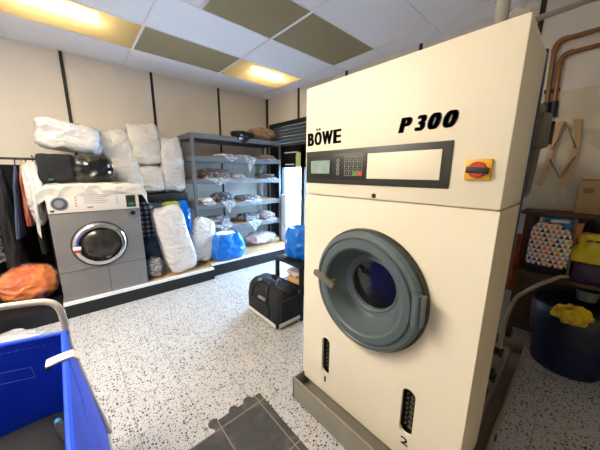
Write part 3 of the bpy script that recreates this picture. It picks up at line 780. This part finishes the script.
hanging(-.405, 'denim', 'slate blue garment hanging left of the salmon one', zb=.82, wx=.022, wy=.18, seed=4, lean=-.06)
hanging(-.36, 'salmon', 'salmon pink garment hanging on a yellow hanger', zb=.94, wx=.03, wy=.18, hang='yellow', seed=5, lean=-.01)
hanging(-.325, 'blackcloth', 'black garment hanging between salmon and white ones', zb=.62, wx=.022, wy=.17, seed=6, lean=.02)
wg = thing('hanging_garment', 'white garment in a bulky polythene cover hanging beside the washer', 'clothes', (-.27, 3.9, 1.0), 'clothes hanging on the rail')
part('cover', G().loft([(-.29, 3.9, .93, .02, .04), (-.285, 3.88, 1.0, .05, .1), (-.275, 3.86, 1.15, .075, .15), (-.26, 3.85, 1.32, .09, .17), (-.265, 3.87, 1.46, .1, .16), (-.28, 3.92, 1.55, .085, .13), (-.28, 3.97, 1.61, .03, .04)], 48, 2.3, .14, 6, 7, folds=.15), 'poly', wg, 80)
part('hanger', G().tube([(-.27, 4.0, 1.58), (-.27, 4.0, 1.625), (-.27, 4.03, 1.655), (-.27, 4.005, 1.675), (-.27, 3.985, 1.66)], .005, 8, smooth=1), 'black', wg)

# ------------------------------------------------------------------ grey shelving
SX0, SX1, SY0, SY1 = 1.37, 3.0, 3.9, 4.5
su = thing('shelving_unit', 'grey metal shelving unit with five shelves against the back wall', 'shelving', (2.18, 4.2, PZ2))
for x in (SX0, SX1-.045):
    for y in (SY0, SY1-.045): 
        g = G().box(x, x+.045, y, y+.006, PZ2, 2.075).box(x if x < 2 else x+.039, (x if x < 2 else x+.039)+.006, y, y+.045, PZ2, 2.075)
        part('post', g, 'shelf', su)
SH = [(2.0, 2.075), (1.675, 1.75), (1.335, 1.405), (.955, 1.025), (.565, .64)]
for z0, z1 in SH:
    g = G().box(SX0, SX1, SY0-.006, SY0, z0, z1).box(SX0, SX1, SY1, SY1+.004, z0, z1).box(SX0-.004, SX0, SY0, SY1, z0, z1).box(SX1, SX1+.004, SY0, SY1, z0, z1)
    g.box(SX0, SX1, SY0, SY1, z1-.012, z1-.004)
    sf = part('shelf', g, 'shelf', su)
    if z1 < 2: part('board', G().box(SX0+.05, SX1-.05, SY0, SY1, z1-.004, z1+.004), 'tan', sf)

def parcel(label, x0, x1, z, h, mat, y0=3.93, dep=.4, seed=1, wrap='wrap', over=0, name='garment_parcel'):
    """folded clothes in clear plastic lying on a shelf; may sag over its front edge"""
    cx, hx = (x0+x1)/2, (x1-x0)/2; cy = y0+dep/2
    t = thing(name, label, 'folded clothes', (cx, cy, z), 'bagged clothes on the grey shelving')
    part('clothes', G().blob((cx, cy, z+h*.42), (hx*.97, dep/2*.97, h*.42), 2.6, E(0, 0, .06*math.sin(seed*3)), .14, 3.4, seed, flat=.95), mat, t, 80)
    g = G().blob((cx, cy, z+h*.43), (hx*1.04, dep/2, h*.46), 2.4, E(0, 0, .06*math.sin(seed*3)), .16, 3.8, seed+.4, flat=.92)
    if over:
        g.sheet(lambda u, v: (cx-hx*.75+1.5*hx*u + .1*hx*math.sin(u*7), (y0+.03-.06*min(1, v*2.5)) - .006*math.sin(u*25) - .02*v, z+.03*(1-v) - max(0, v-.3)*over*(1-abs(2*u-1.1))*1.6), 24, 12, .005)
    if wrap: part('plastic_wrap', g, wrap, t, 80)
    else: g.bm.free()
    return t
zt = [b+.005 for a, b in SH]; zt[0] -= .005
bag('garment_bag', 'crumpled black plastic bag on the very top of the shelving', 'plastic bag', (2.26, 4.0, zt[0]+.062), (.2, .12, .062), M['blackpoly'], 2.6, None, .12, 51)
solo('plastic_scrap', G().sheet(lambda u, v: (2.08+.34*u+.03*math.sin(v*5), 3.885-.012*math.sin(u*12), 2.10-.11*v*(1-abs(2*u-1))-.01*v), 16, 10, .005), 'blackpoly', 'black plastic flap hanging over the top shelf edge', 'plastic', (2.24, 3.885, 2.0), None, 80)
bag('garment_bag', 'beige clothes bag slumped on the top right of the shelving', 'laundry bag', (2.73, 4.12, zt[0]+.115), (.28, .2, .125), M['beigebag'], 2.4, None, .07, 52, .9)
parcel('white shirts draped over the edge of the second shelf down', 1.8, 2.15, zt[1], .07, 'cotton', seed=1, over=.08)
parcel('white parcel with plastic dangling from the second shelf down', 2.16, 2.48, zt[1], .07, 'cotton', seed=2, over=.2)
parcel('pinkish clothes parcel at the right end of the second shelf down', 2.64, 2.93, zt[1], .1, 'pinkcloth', seed=3, over=.05)
parcel('wide heap of brown and grey clothes in plastic on the middle shelf', 1.46, 2.05, zt[2], .19, 'brown', seed=4, over=.1)
parcel('white folded clothes beneath plastic in the centre of the middle shelf', 2.06, 2.3, zt[2], .09, 'cotton', seed=5, over=.06)
parcel('small grey clothes parcel at the right end of the middle shelf', 2.62, 2.93, zt[2], .11, 'greycloth', seed=6, over=.06)
parcel('white shirts parcel at the left end of the fourth shelf down', 1.44, 1.72, zt[3], .1, 'cotton', seed=7, over=.04)
parcel('dark slate clothes under clear plastic on the fourth shelf down', 1.73, 2.08, zt[3], .17, 'slate', seed=8, over=.16)
parcel('grey and white clothes parcel in the middle of the fourth shelf down', 2.15, 2.6, zt[3], .1, 'greycloth', seed=9, over=.05)
parcel('dark clothes in shiny plastic at the left end of the lowest shelf', 1.6, 2.0, zt[4], .17, 'greycloth', seed=10, over=.1)
parcel('dark navy clothes parcel in the middle of the lowest shelf', 2.2, 2.58, zt[4], .15, 'slate', seed=11, over=.16)
parcel('pale clothes parcel at the right end of the lowest shelf', 2.6, 2.93, zt[4], .16, 'pinkish', seed=12, over=.06)
parcel('white clothes parcel on the platform beneath the shelving', 2.3, 2.9, PZ2, .24, 'pinkish', y0=3.84, seed=13)
st = thing('drawer_tower', 'pale narrow drawer tower between the shelving and the glass', 'drawers', (3.07, 3.87, PZ2))
part('carcass', G().box(3.02, 3.13, 3.78, 3.96, PZ2, 1.1, .004), 'pale', st)
for k in range(3): part('drawer', G().box(3.01, 3.02, 3.785, 3.955, PZ2+.02+.3*k, PZ2+.3+.3*k, .003), 'pale', st)
cl = thing('cloth', 'pale green cloth hanging by the glass beside the cream machine', 'cloth', (3.13, 3.58, 1.58))
part('fabric', G().sheet(lambda u, v: (3.13+.02*math.sin(u*9), 3.50+.13*u, 1.86-.24*v+.02*math.sin(u*4)), 14, 14, .012), 'palegreen', cl, 80)
part('hook', G().tube([(3.19, 3.57, 1.9), (3.12, 3.57, 1.89), (3.11, 3.57, 1.86)], .006, 8), 'black', cl)

# ------------------------------------------------------------------ table with blue bag, holdall
tb = thing('side_table', 'small black table beside the cream machine', 'table', (1.82, 1.98, 0))
part('table_top', G().box(1.58, 2.06, 1.74, 2.21, .575, .6, .004), 'black', tb)
for x in (1.6, 2.02):
    for y in (1.76, 2.16): part('leg', G().box(x, x+.035, y, y+.035, 0, .575), 'black', tb)
part('shelf', G().box(1.635, 2.02, 1.78, 2.18, .3, .318), 'black', tb)
bb = thing('blue_sack', 'round bright blue laundry sack on the black table', 'laundry bag', (1.8, 1.99, .6))
part('sack', G().loft([(1.8, 1.99, .605, .12, .15), (1.8, 1.99, .64, .15, .185), (1.8, 1.99, .76, .155, .19), (1.8, 1.99, .86, .145, .175), (1.8, 1.99, .92, .12, .15), (1.8, 1.99, .935, .11, .14), (1.8, 1.99, .91, .07, .09), (1.8, 1.99, .90, .02, .03)], 48, 2.4, .06, 5, 6), 'bluepoly', bb, 80)
part('seam', G().tube([(1.655, 2.03, .63), (1.645, 2.03, .74), (1.66, 2.02, .84)], .005, 6), 'bluepoly', bb)
part('white_mark', G().box(1.643, 1.652, 2.045, 2.06, .77, .81), 'white', bb)
solo('folded_cloth', G().blob((1.8, 1.96, .355), (.14, .16, .036), 3.5, None, .05, 2.5, 61, flat=.9), 'cork', 'tan folded cloth on the lower shelf of the black table, bottom of two', 'cloth', (1.8, 1.96, .318), 'cloths on the table shelf', 80)
solo('folded_cloth', G().blob((1.8, 2.0, .425), (.13, .13, .034), 3.5, None, .05, 2.5, 62, flat=.9), 'pinkish', 'pale folded cloth on the lower shelf of the black table, top of two', 'cloth', (1.8, 2.0, .391), 'cloths on the table shelf', 80)

hb = thing('holdall', 'black holdall with white reflective band standing on the floor by the table', 'bag', (1.43, 2.06, 0))
X0, X1, Y0, Y1 = 1.3, 1.545, 1.79, 2.34
body = G().loft([(1.475, 2.065, .006, .15, .275), (1.475, 2.065, .03, .165, .292), (1.475, 2.065, .2, .165, .29), (1.48, 2.07, .31, .152, .28), (1.485, 2.075, .35, .13, .265), (1.49, 2.08, .375, .09, .24), (1.49, 2.08, .382, .03, .2)], 48, 7, .035, 5, 2)
part('body', body, 'blackcloth', hb, 80)
part('reflective_band', G().box(1.303, 1.309, 1.80, 2.34, .03, .066, .002).box(1.33, 1.62, 1.767, 1.774, .03, .072, .002), 'reflect', hb)
part('end_panel', G().box(1.35, 1.605, 1.765, 1.79, .09, .3, .008), 'navy', hb)
part('front_pocket', G().box(1.296, 1.32, 1.9, 2.24, .085, .22, .008), 'blackcloth', hb)
part('handle', G().tube([(1.31, 2.24, .1), (1.305, 2.22, .26), (1.34, 2.2, .36), (1.40, 2.12, .388), (1.40, 2.04, .388), (1.34, 1.97, .36), (1.305, 1.95, .26), (1.31, 1.93, .1)], .011, 8, smooth=2), 'black', hb)
part('handle', G().tube([(1.645, 2.24, .15), (1.65, 2.22, .26), (1.6, 2.2, .37), (1.53, 2.08, .415), (1.6, 1.97, .37), (1.65, 1.95, .26), (1.645, 1.93, .15)], .011, 8, smooth=2), 'black', hb)
part('zip', G().tube([(1.48, 2.32, .362), (1.49, 2.08, .386), (1.48, 1.84, .362)], .005, 6), 'zinc', hb)
part('handle_grip', G().box(1.30, 1.33, 1.98, 2.1, .235, .265, .008), 'zinc', hb)
part('shoulder_strap', G().tube([(1.48, 1.78, .34), (1.42, 1.82, .385), (1.40, 1.95, .395), (1.55, 2.05, .40), (1.58, 2.2, .385), (1.49, 2.34, .33)], .012, 8, smooth=2), 'black', hb)
part('buckle', G().box(1.36, 1.4, 2.15, 2.19, .382, .40, .004), 'zinc', hb)

# ------------------------------------------------------------------ floor mat
mt = thing('floor_mat', 'dark slate interlocking rubber floor mat before the cream machine', 'mat', (.55, .9, 0))
def mat_edge():
    pts = [(.0, 1.297), (.795, 1.297), (.795, .2), (.0, .2)]
    return pts
g = G().box(.455, .795, .3, 1.295, .0005, .008).box(-.02, .455, .3, 1.235, .0005, .008)
for x in (.465, .6, .705): g.lathe([(.03, .0005), (.03, .007), (.001, .008)], (x, 1.296, 0), 'z', 20)
part('mat', g, 'mat', mt)
ln = G()
for x in (.49, .755): ln.box(x-.003, x+.003, .3, 1.295, .008, .0088)
for y in (1.235, .87, .5): ln.box(-.02, .795, y-.003, y+.003, .008, .0088)
part('groove_line', ln, 'matline', mt)

# ------------------------------------------------------------------ laundry cart
ct = thing('laundry_cart', 'blue canvas laundry cart with a white tubular push handle', 'laundry cart', (-.4, 1.05, 0))
R = [Vector((-.105, 1.446, .8)), Vector((-.075, .45, .8)), Vector((-.68, .62, .8)), Vector((-.72, 1.63, .8))]
Bt = [Vector((-.025, 1.50, .16)), Vector((.0, .42, .16)), Vector((-.72, .6, .16)), Vector((-.78, 1.68, .16))]
def wallfn(a, b, c, d_, inn):
    ctr = (R[0]+R[2])/2
    def f(u, v):
        p = a.lerp(b, u).lerp(d_.lerp(c, u), v)
        n_ = Vector((ctr.x-p.x, ctr.y-p.y, 0)).normalized()
        bulge = -.018*math.sin(PI*min(1, v*1.1))*math.sin(PI*u) + .006*noise.noise(Vector((p.x*6, p.y*6, p.z*6)))
        return p + n_*(inn+bulge)
    return f
lg = G()
for k in range(4):
    lg.sheet(wallfn(R[k], R[(k+1) % 4], Bt[(k+1) % 4], Bt[k], 0), 20, 14, .008)
lg.sheet(lambda u, v: Bt[0].lerp(Bt[1], u).lerp(Bt[3].lerp(Bt[2], u), v), 8, 8, .008)
ln = part('liner', lg, 'bluecloth', ct, 50)
hm = G()
ring = [R[k] for k in range(4)]+[R[0]]
for a, b in zip(ring, ring[1:]): hm.tube([a, b], .011, 8)
part('rim_hem', hm, 'bluecloth', ln)
# stitching below the far rim and down the side seam
stg = G()
n_ = (R[1]-R[0]).normalized()
def far(u, z, e=.010):
    p = R[0].lerp(R[3], u); q = Bt[0].lerp(Bt[3], u); r = p.lerp(q, (.8-z)/.64); return r + Vector((-.004, -e, 0))
for u0 in [k/30 for k in range(2, 28)]: stg.tube([far(u0, .765), far(u0+.02, .765)], .0007, 5)
part('stitching', stg, 'stitch', ln)
pk = G()
pc = [far(.21, .67), far(.37, .675), far(.37, .62), far(.21, .615), far(.21, .67)]
for a, b in zip(pc, pc[1:]): pk.tube([a, b], .0009, 5)
part('stitched_square', pk, 'stitch', ln)
ss = G(); s0 = R[0].lerp(R[1], .12)+Vector((.012, 0, -.02))
ss.tube([R[0].lerp(R[1], .15)+Vector((.008, 0, -.02)), R[0].lerp(R[1], .36)+Vector((.03, 0, -.12)), R[0].lerp(R[1], .6)+Vector((.04, 0, -.2))], .0009, 5)
part('side_seam', ss, 'stitch', ln)
sp = G().sheet(lambda u, v: (-.15+.09*u, 1.19+.05*v+.012*u, .812+.003*math.sin(PI*u)-.12*max(0, u-.82)), 16, 3, .006)
part('strap', sp, 'tape', ct)
part('strap_end', G().rbox((-.146, 1.215, .797), (.014, .03, .012), E(0, .5, 0), .003), 'black', ct)
part('push_handle', G().tube([(-.1, 1.478, .72), (-.1, 1.482, .84), (-.105, 1.49, .905), (-.135, 1.505, .94), (-.2, 1.53, .945), (-.64, 1.67, .945), (-.70, 1.69, .935), (-.73, 1.70, .9), (-.735, 1.70, .72)], .0135, 14, smooth=2), 'tubewhite', ct)
part('handle_bolt', G().lathe([(.001, -.012), (.011, -.012), (.012, 0)], (-.1, 1.468, .79), 'y', 12), 'chrome', ct)
fg = G()
for a, b in zip(Bt, Bt[1:]+Bt[:1]): fg.tube([a+Vector((0, 0, -.025)), b+Vector((0, 0, -.025))], .014, 10)
fg.tube([(-.1, 1.478, .72), (-.06, 1.515, .4), (-.012, 1.50, .135)], .014, 10); fg.tube([(-.735, 1.70, .72), (-.77, 1.70, .4), (-.775, 1.68, .135)], .014, 10)
part('base_frame', fg, 'tubewhite', ct)
for b in Bt:
    c = b.lerp((Bt[0]+Bt[2])/2, .16)
    part('castor', G().lathe([(.001, -.014), (.045, -.014), (.048, -.01), (.048, .01), (.045, .014), (.001, .014)], (c.x, c.y, .049), 'y', 24).box(c.x-.012, c.x+.012, c.y-.018, c.y+.018, .05, .125), 'gasket', ct)
solo('black_laundry', G().loft([(-.375, 1.03, .168, .3, .45), (-.375, 1.03, .3, .3, .45), (-.375, 1.03, .40, .3, .45), (-.375, 1.03, .43, .25, .38), (-.375, 1.03, .44, .1, .15)], 40, 7, .01, 4, 3, rot=.05), 'blackcloth', 'black laundry filling the bottom of the blue cart', 'laundry', (-.375, 1.03, .17), None, 80)
bo = thing('bottle', 'small dark bottle with blue cap lying on the black laundry in the cart', 'bottle', (-.16, 1.3, .44))
part('bottle_body', G().tube([(-.13, 1.20, .462), (-.15, 1.27, .468), (-.158, 1.30, .47), (-.162, 1.315, .472)], [.012, .02, .02, .01], 14, smooth=0), 'blackcloth', bo)
part('cap', G().tube([(-.162, 1.315, .472), (-.166, 1.335, .474)], .012, 12), 'packblue', bo)
solo('plastic_bag', G().blob((-.62, 3.08, .06), (.26, .2, .06), 2.6, None, .16, 3.2, 71, flat=.9), 'poly', 'crumpled white plastic bag on the floor beyond the blue cart', 'plastic bag', (-.62, 3.08, 0), None, 80)

# ------------------------------------------------------------------ right wall: bench, pipes, bins
bn = thing('workbench', 'dark wooden bench with a shelf along the right wall', 'workbench', (3.05, -.4, 0))
part('bench_top', G().box(2.9, RX-.02, -1.3, .345, 1.175, 1.2, .003), 'darkwood', bn)
part('bench_shelf', G().box(2.72, RX-.02, -1.3, .3, .69, .715), 'darkwood', bn)
part('back_board', G().box(RX-.035, RX-.02, -1.3, .34, .0, 1.175), 'darkwood', bn)
for y in (-1.3, .262): part('post', G().box(2.9, 2.935, y, y+.035, 0, 1.175), 'darkwood', bn)
for y in (-1.3, .255): part('shelf_bracket', G().box(2.72, 2.9, y, y+.03, .66, .69), 'darkwood', bn)
for y in (-1.3, .255): part('front_leg', G().box(2.72, 2.75, y, y+.03, 0, .66), 'darkwood', bn)

pb = thing('shopping_bag', 'tall shopping bag printed with coloured triangles on the bench shelf', 'bag', (2.83, .125, .715))
part('bag_body', G().loft([(2.83, .125, .785, .062, .122), (2.83, .127, .9, .068, .126), (2.835, .13, 1.0, .064, .124), (2.84, .14, 1.07, .055, .112), (2.845, .155, 1.115, .04, .07), (2.845, .16, 1.125, .02, .04)], 48, 4, .03, 6, 4), 'tri', pb, 70)
part('bag_base', G().loft([(2.83, .125, .717, .06, .116), (2.83, .125, .792, .061, .119)], 48, 4), 'navy', pb, 70)
bpk = thing('detergent_pack', 'blue and white pack under the bench top behind the triangle bag', 'pack', (2.98, .1, .715))
part('pack', G().box(2.93, 3.05, .02, .19, .717, 1.165, .01), 'packblue', bpk)
part('white_label', G().rbox((2.925, .1, 1.135), (.004, .11, .022), E(-.05, 0, 0)), 'white', bpk)
solo('orange_box', G().rbox((2.905, .005, .93), (.04, .055, .42), E(.06, 0, 0), .004), 'orangebox', 'narrow orange box standing between the blue pack and the leaning pole', 'box', (2.905, .005, .716))
bt = thing('cleaner_bottle', 'dark cleaner bottle with a white label beneath the bench top', 'bottle', (2.99, -.07, .715))
part('bottle_body', G().loft([(2.99, -.07, .717, .045, .055), (2.99, -.07, 1.06, .045, .055), (2.99, -.07, 1.1, .03, .035), (2.99, -.07, 1.14, .016, .016), (2.99, -.07, 1.165, .016, .016)], 28, 3), 'navy', bt)
part('label', G().box(2.935, 2.945, -.1, -.05, .99, 1.07), 'white', bt)
for k, (y, m, h) in enumerate(((-.2, 'purple', .36), (-.3, 'navy', .4), (.21, 'navy', .43), (-.42, 'purple', .38))):
    b2 = thing('cleaner_bottle', ['purple cleaner bottle behind the yellow carrier bag', 'tall navy cleaner bottle at the far right of the bench shelf', 'navy cleaner bottle behind the triangle bag beside the post', 'purple cleaner bottle last on the bench shelf'][k], 'bottle', (3.02, y, .715))
    part('bottle_body', G().loft([(3.02, y, .717, .04, .04), (3.02, y, .717+h*.75, .04, .04), (3.02, y, .717+h*.85, .02, .02), (3.02, y, .717+h*.9, .015, .015)], 24, 2.4), m, b2)
    part('cap', G().lathe([(.018, .717+h*.9), (.018, .717+h), (.001, .717+h)], (3.02, y, 0), 'z', 16, True), 'white', b2)
solo('pole', G().tube([(2.76, -.005, .73), (2.88, .012, 1.172)], .009, 10), 'chromewire', 'thin grey metal pole leaning against the bench top', 'pole', (2.76, -.005, .73))
solo('purple_box', G().box(2.76, 2.95, -.28, -.02, .717, .86, .006), 'purple', 'dark purple box under the yellow carrier bag', 'box', (2.85, -.15, .717))
yb = thing('carrier_bag', 'slumped yellow carrier bag on the dark purple box', 'bag', (2.86, -.12, .86))
part('bag', G().loft([(2.85, -.13, .865, .07, .16), (2.85, -.13, .9, .075, .155), (2.855, -.12, .97, .07, .12), (2.86, -.11, 1.0, .05, .085), (2.86, -.115, 1.03, .06, .10), (2.865, -.12, 1.075, .035, .08)], 48, 2.6, .09, 9, 5), 'yellowbag', yb, 80)
mkg = G()
for k in range(3): mkg.rbox((2.795+.002*k, -.08-.04*k, 1.03), (.006, .03, .012), E(.2*k-.2, 0, 0))
part('dark_print', mkg, 'black', yb)
cbx = thing('cardboard_box', 'flat brown cardboard box standing on the bench top against the wall', 'box', (3.12, -.14, 1.2))
part('box', G().box(3.06, 3.17, -.34, .036, 1.202, 1.475, .003), 'cardboard', cbx)
part('label', G().box(3.056, 3.06, -.045, .012, 1.365, 1.405), 'label', cbx)
part('edge_tape', G().box(3.057, 3.061, -.34, .036, 1.462, 1.474), 'label', cbx)
# pressing former on the wall: two bowed wooden laths with folding wire links
fm = thing('trouser_former', 'hanging former of two bowed wooden laths joined by wire diamonds', 'former', (3.14, .18, 1.41))
def lath(pts):
    g = G(); g.tube([(3.145, y, z) for y, z in pts], [.017]*len(pts), 8); return g
def bow(pts, name='lath'):
    ps = [Vector((3.15, y, z)) for y, z in pts]
    for _ in range(3):
        q = [ps[0]]
        for a, b in zip(ps, ps[1:]): q += [a.lerp(b, .25), a.lerp(b, .75)]
        q.append(ps[-1]); ps = q
    g = G(); rings = []
    for i_, p in enumerate(ps):
        t = (ps[min(i_+1, len(ps)-1)]-ps[max(i_-1, 0)]).normalized(); n_ = Vector((0, t.z, -t.y))
        w_ = .0195
        rings.append([g.bm.verts.new(p+n_*a+Vector((b, 0, 0))) for a, b in ((-w_, -.012), (w_, -.012), (w_, .012), (-w_, .012))])
    for a, b in zip(rings, rings[1:]):
        for k in range(4): g.bm.faces.new((a[k], a[(k+1) % 4], b[(k+1) % 4], b[k]))
    g.bm.faces.new(rings[0]); g.bm.faces.new(rings[-1][::-1])
    part(name, g, 'palewood', fm)
bow([(.138, 1.955), (.116, 1.86), (.108, 1.74), (.116, 1.58), (.14, 1.41)])
bow([(.222, 1.95), (.248, 1.85), (.25, 1.72), (.262, 1.56), (.29, 1.41)])
for a in ([(.105, 1.72), (.18, 1.9), (.25, 1.72)], [(.10, 1.655), (.165, 1.485), (.25, 1.64)]):
    part('wire_link', G().tube([(3.128, y, z) for y, z in a], .007, 8), 'chromewire', fm)
part('nail', G().tube([(3.125, .18, 1.9), (3.19, .18, 1.905)], .004, 6), 'chromewire', fm)
# copper pipes
for k, (z, y, yb_) in enumerate(((2.6, .352, 2.05), (2.485, .304, 2.05))):
    t = thing('copper_pipe', ['copper wall pipe bending down, upper and outer of the pair', 'copper wall pipe bending down, lower and inner of the pair'][k], 'pipe', (3.16, y, yb_), 'copper pipes on the right wall')
    part('pipe', G().tube([(3.165, -1.5, z+.03), (3.165, y-.06, z), (3.165, y-.02, z-.01), (3.165, y, z-.05), (3.165, y-.0, z-.1), (3.165, y-.015, yb_)], .017, 12, smooth=1), 'copper', t)
    part('elbow', G().tube([(3.165, y-.07, z), (3.165, y-.02, z-.008), (3.165, y-.002, z-.05), (3.165, y-.001, z-.085)], .0215, 12, smooth=2), 'copper', t)
    part('black_sleeve', G().tube([(3.165, y-.013, yb_+.07), (3.165, y-.018, yb_-.06)], .026, 12), 'black', t)
    part('clip', G().box(3.165, 3.19, y-.03, y+.02, 2.2, 2.225), 'gasket', t)

def bin_(cx, cy, r0, r1, h, mat, label, liner=None):
    t = thing('bin', label, 'bin', (cx, cy, 0), 'plastic bins by the bench')
    part('tub', G().lathe([(.001, .004), (r0-.01, .0), (r0, .01), (r1, h), (r1+.012, h), (r1+.012, h+.02), (r1-.006, h+.02), (r1-.01, h-.01), (r0-.01, .03), (.001, .03)], (cx, cy, 0), 'z', 48), mat, t)
    if liner:
        part('liner', G().loft([(cx, cy, .27, r1+.008, r1+.008), (cx, cy, h-.08, r1+.018, r1+.018), (cx, cy, h+.022, r1+.02, r1+.02), (cx, cy, h+.035, r1, r1), (cx, cy, h+.02, r1*.8, r1*.8), (cx, cy, h+.005, r1*.2, r1*.2)], 48, 2, .03, 8, 3, False, True), liner, t, 80)
    return t
bin_(2.80, -.09, .2, .235, .5, 'binblue', 'dark blue plastic bin with a liner under the triangle bag', 'linerdark')
bin_(2.80, -.62, .2, .235, .5, 'black', 'black plastic bin next to the blue bin', 'linerdark')
solo('yellow_cloth', G().blob((2.585, -.01, .605), (.1, .12, .08), 2.2, E(.3, 0, .2), .17, 3, 81, fine=.45, sub=5).blob((2.58, -.19, .6), (.1, .15, .07), 2.2, E(-.25, .1, .3), .16, 3, 82, fine=.45, sub=5).blob((2.535, -.07, .53), (.035, .1, .075), 2.2, E(0, .2, .1), .15, 3, 83, fine=.4, sub=4), 'yellowcloth', 'crumpled bright yellow cloth lying on the blue bin', 'cloth', (2.5, -.12, .51), None, 80)
solo('tub', G().lathe([(.001, .0), (.055, 0), (.06, .06), (.062, .08), (.001, .082)], (2.86, -.13, .56), 'z', 28), 'zinc', 'small grey plastic tub behind the yellow cloth', 'tub', (2.86, -.13, .56))
solo('hose', G().tube([(2.1, .22, .12), (2.35, .27, .3), (2.6, .262, .495), (2.6, .2, .59), (2.6, .125, .68), (2.64, .065, .725), (2.72, .03, .74), (2.78, -.02, .735)], .014, 10, smooth=2), 'hose', 'beige hose rising from the machine base to the bench shelf', 'hose', (2.1, .22, .12))
rg = solo('rag', G().sheet(lambda u, v: (2.87+.02*math.sin(u*8+v*2), .305+.07*u+.01*math.sin(v*7), .98-.52*v+.02*math.sin(u*5)), 14, 20, .01), 'rust', 'rust orange rag hanging at the end of the bench', 'cloth', (2.87, .34, .46), None, 80)

# ------------------------------------------------------------------ light
wd = bpy.data.worlds.new('World'); S.world = wd; wd.use_nodes = True
bg = wd.node_tree.nodes['Background']; bg.inputs[0].default_value = (.52, .73, 1.0, 1); bg.inputs[1].default_value = 46.0
def area(name, loc, size, power, col, rot):
    l = bpy.data.lights.new(name, 'AREA'); l.shape = 'RECTANGLE'; l.size, l.size_y = size; l.energy = power; l.color = col
    o = bpy.data.objects.new(name, l); COL.objects.link(o); o.location = loc; o.rotation_euler = rot; return l
pl = area('window_portal', (RX+.12, 3.5, 1.0), (1.5, 1.9), 1, (1, 1, 1), (0, PI/2, 0)); pl.cycles.is_portal = True
for nm, x, y, pw in (('added_fill', -.9, 1.61, 40), ('added_fill', -.9, 2.27, 40), ('added_fill', -1.87, 1.61, 25)):
    area(nm, (x, y, H-.012), (1.0, .55), pw, (1.0, .91, .76), (0, 0, 0))  # added fill below the unseen panels, for the machine and floor

# ------------------------------------------------------------------ camera
cam = bpy.data.cameras.new('camera'); cam.sensor_width = 36; cam.lens = 253.63/600*36; cam.clip_start = .02
co = bpy.data.objects.new('camera', cam); COL.objects.link(co); S.camera = co
yaw, pit, rol = .731015, .199272, .0075089
f = Vector((math.sin(yaw)*math.cos(pit), math.cos(yaw)*math.cos(pit), -math.sin(pit)))
rt = Vector((math.cos(yaw), -math.sin(yaw), 0)); upv = rt.cross(f)
r2 = rt*math.cos(rol)+upv*math.sin(rol); u2 = -rt*math.sin(rol)+upv*math.cos(rol)
mw = Matrix((r2, u2, -f)).transposed().to_4x4(); mw.translation = (0, 0, 1.5)
co.matrix_world = mw

S.view_settings.view_transform = 'Standard'; S.view_settings.look = 'None'; S.view_settings.gamma = 1
S.view_settings.use_curve_mapping = False; S.view_settings.exposure = .62
S.cycles.use_denoising = True; S.cycles.max_bounces = 10; S.cycles.diffuse_bounces = 6; S.cycles.transparent_max_bounces = 16
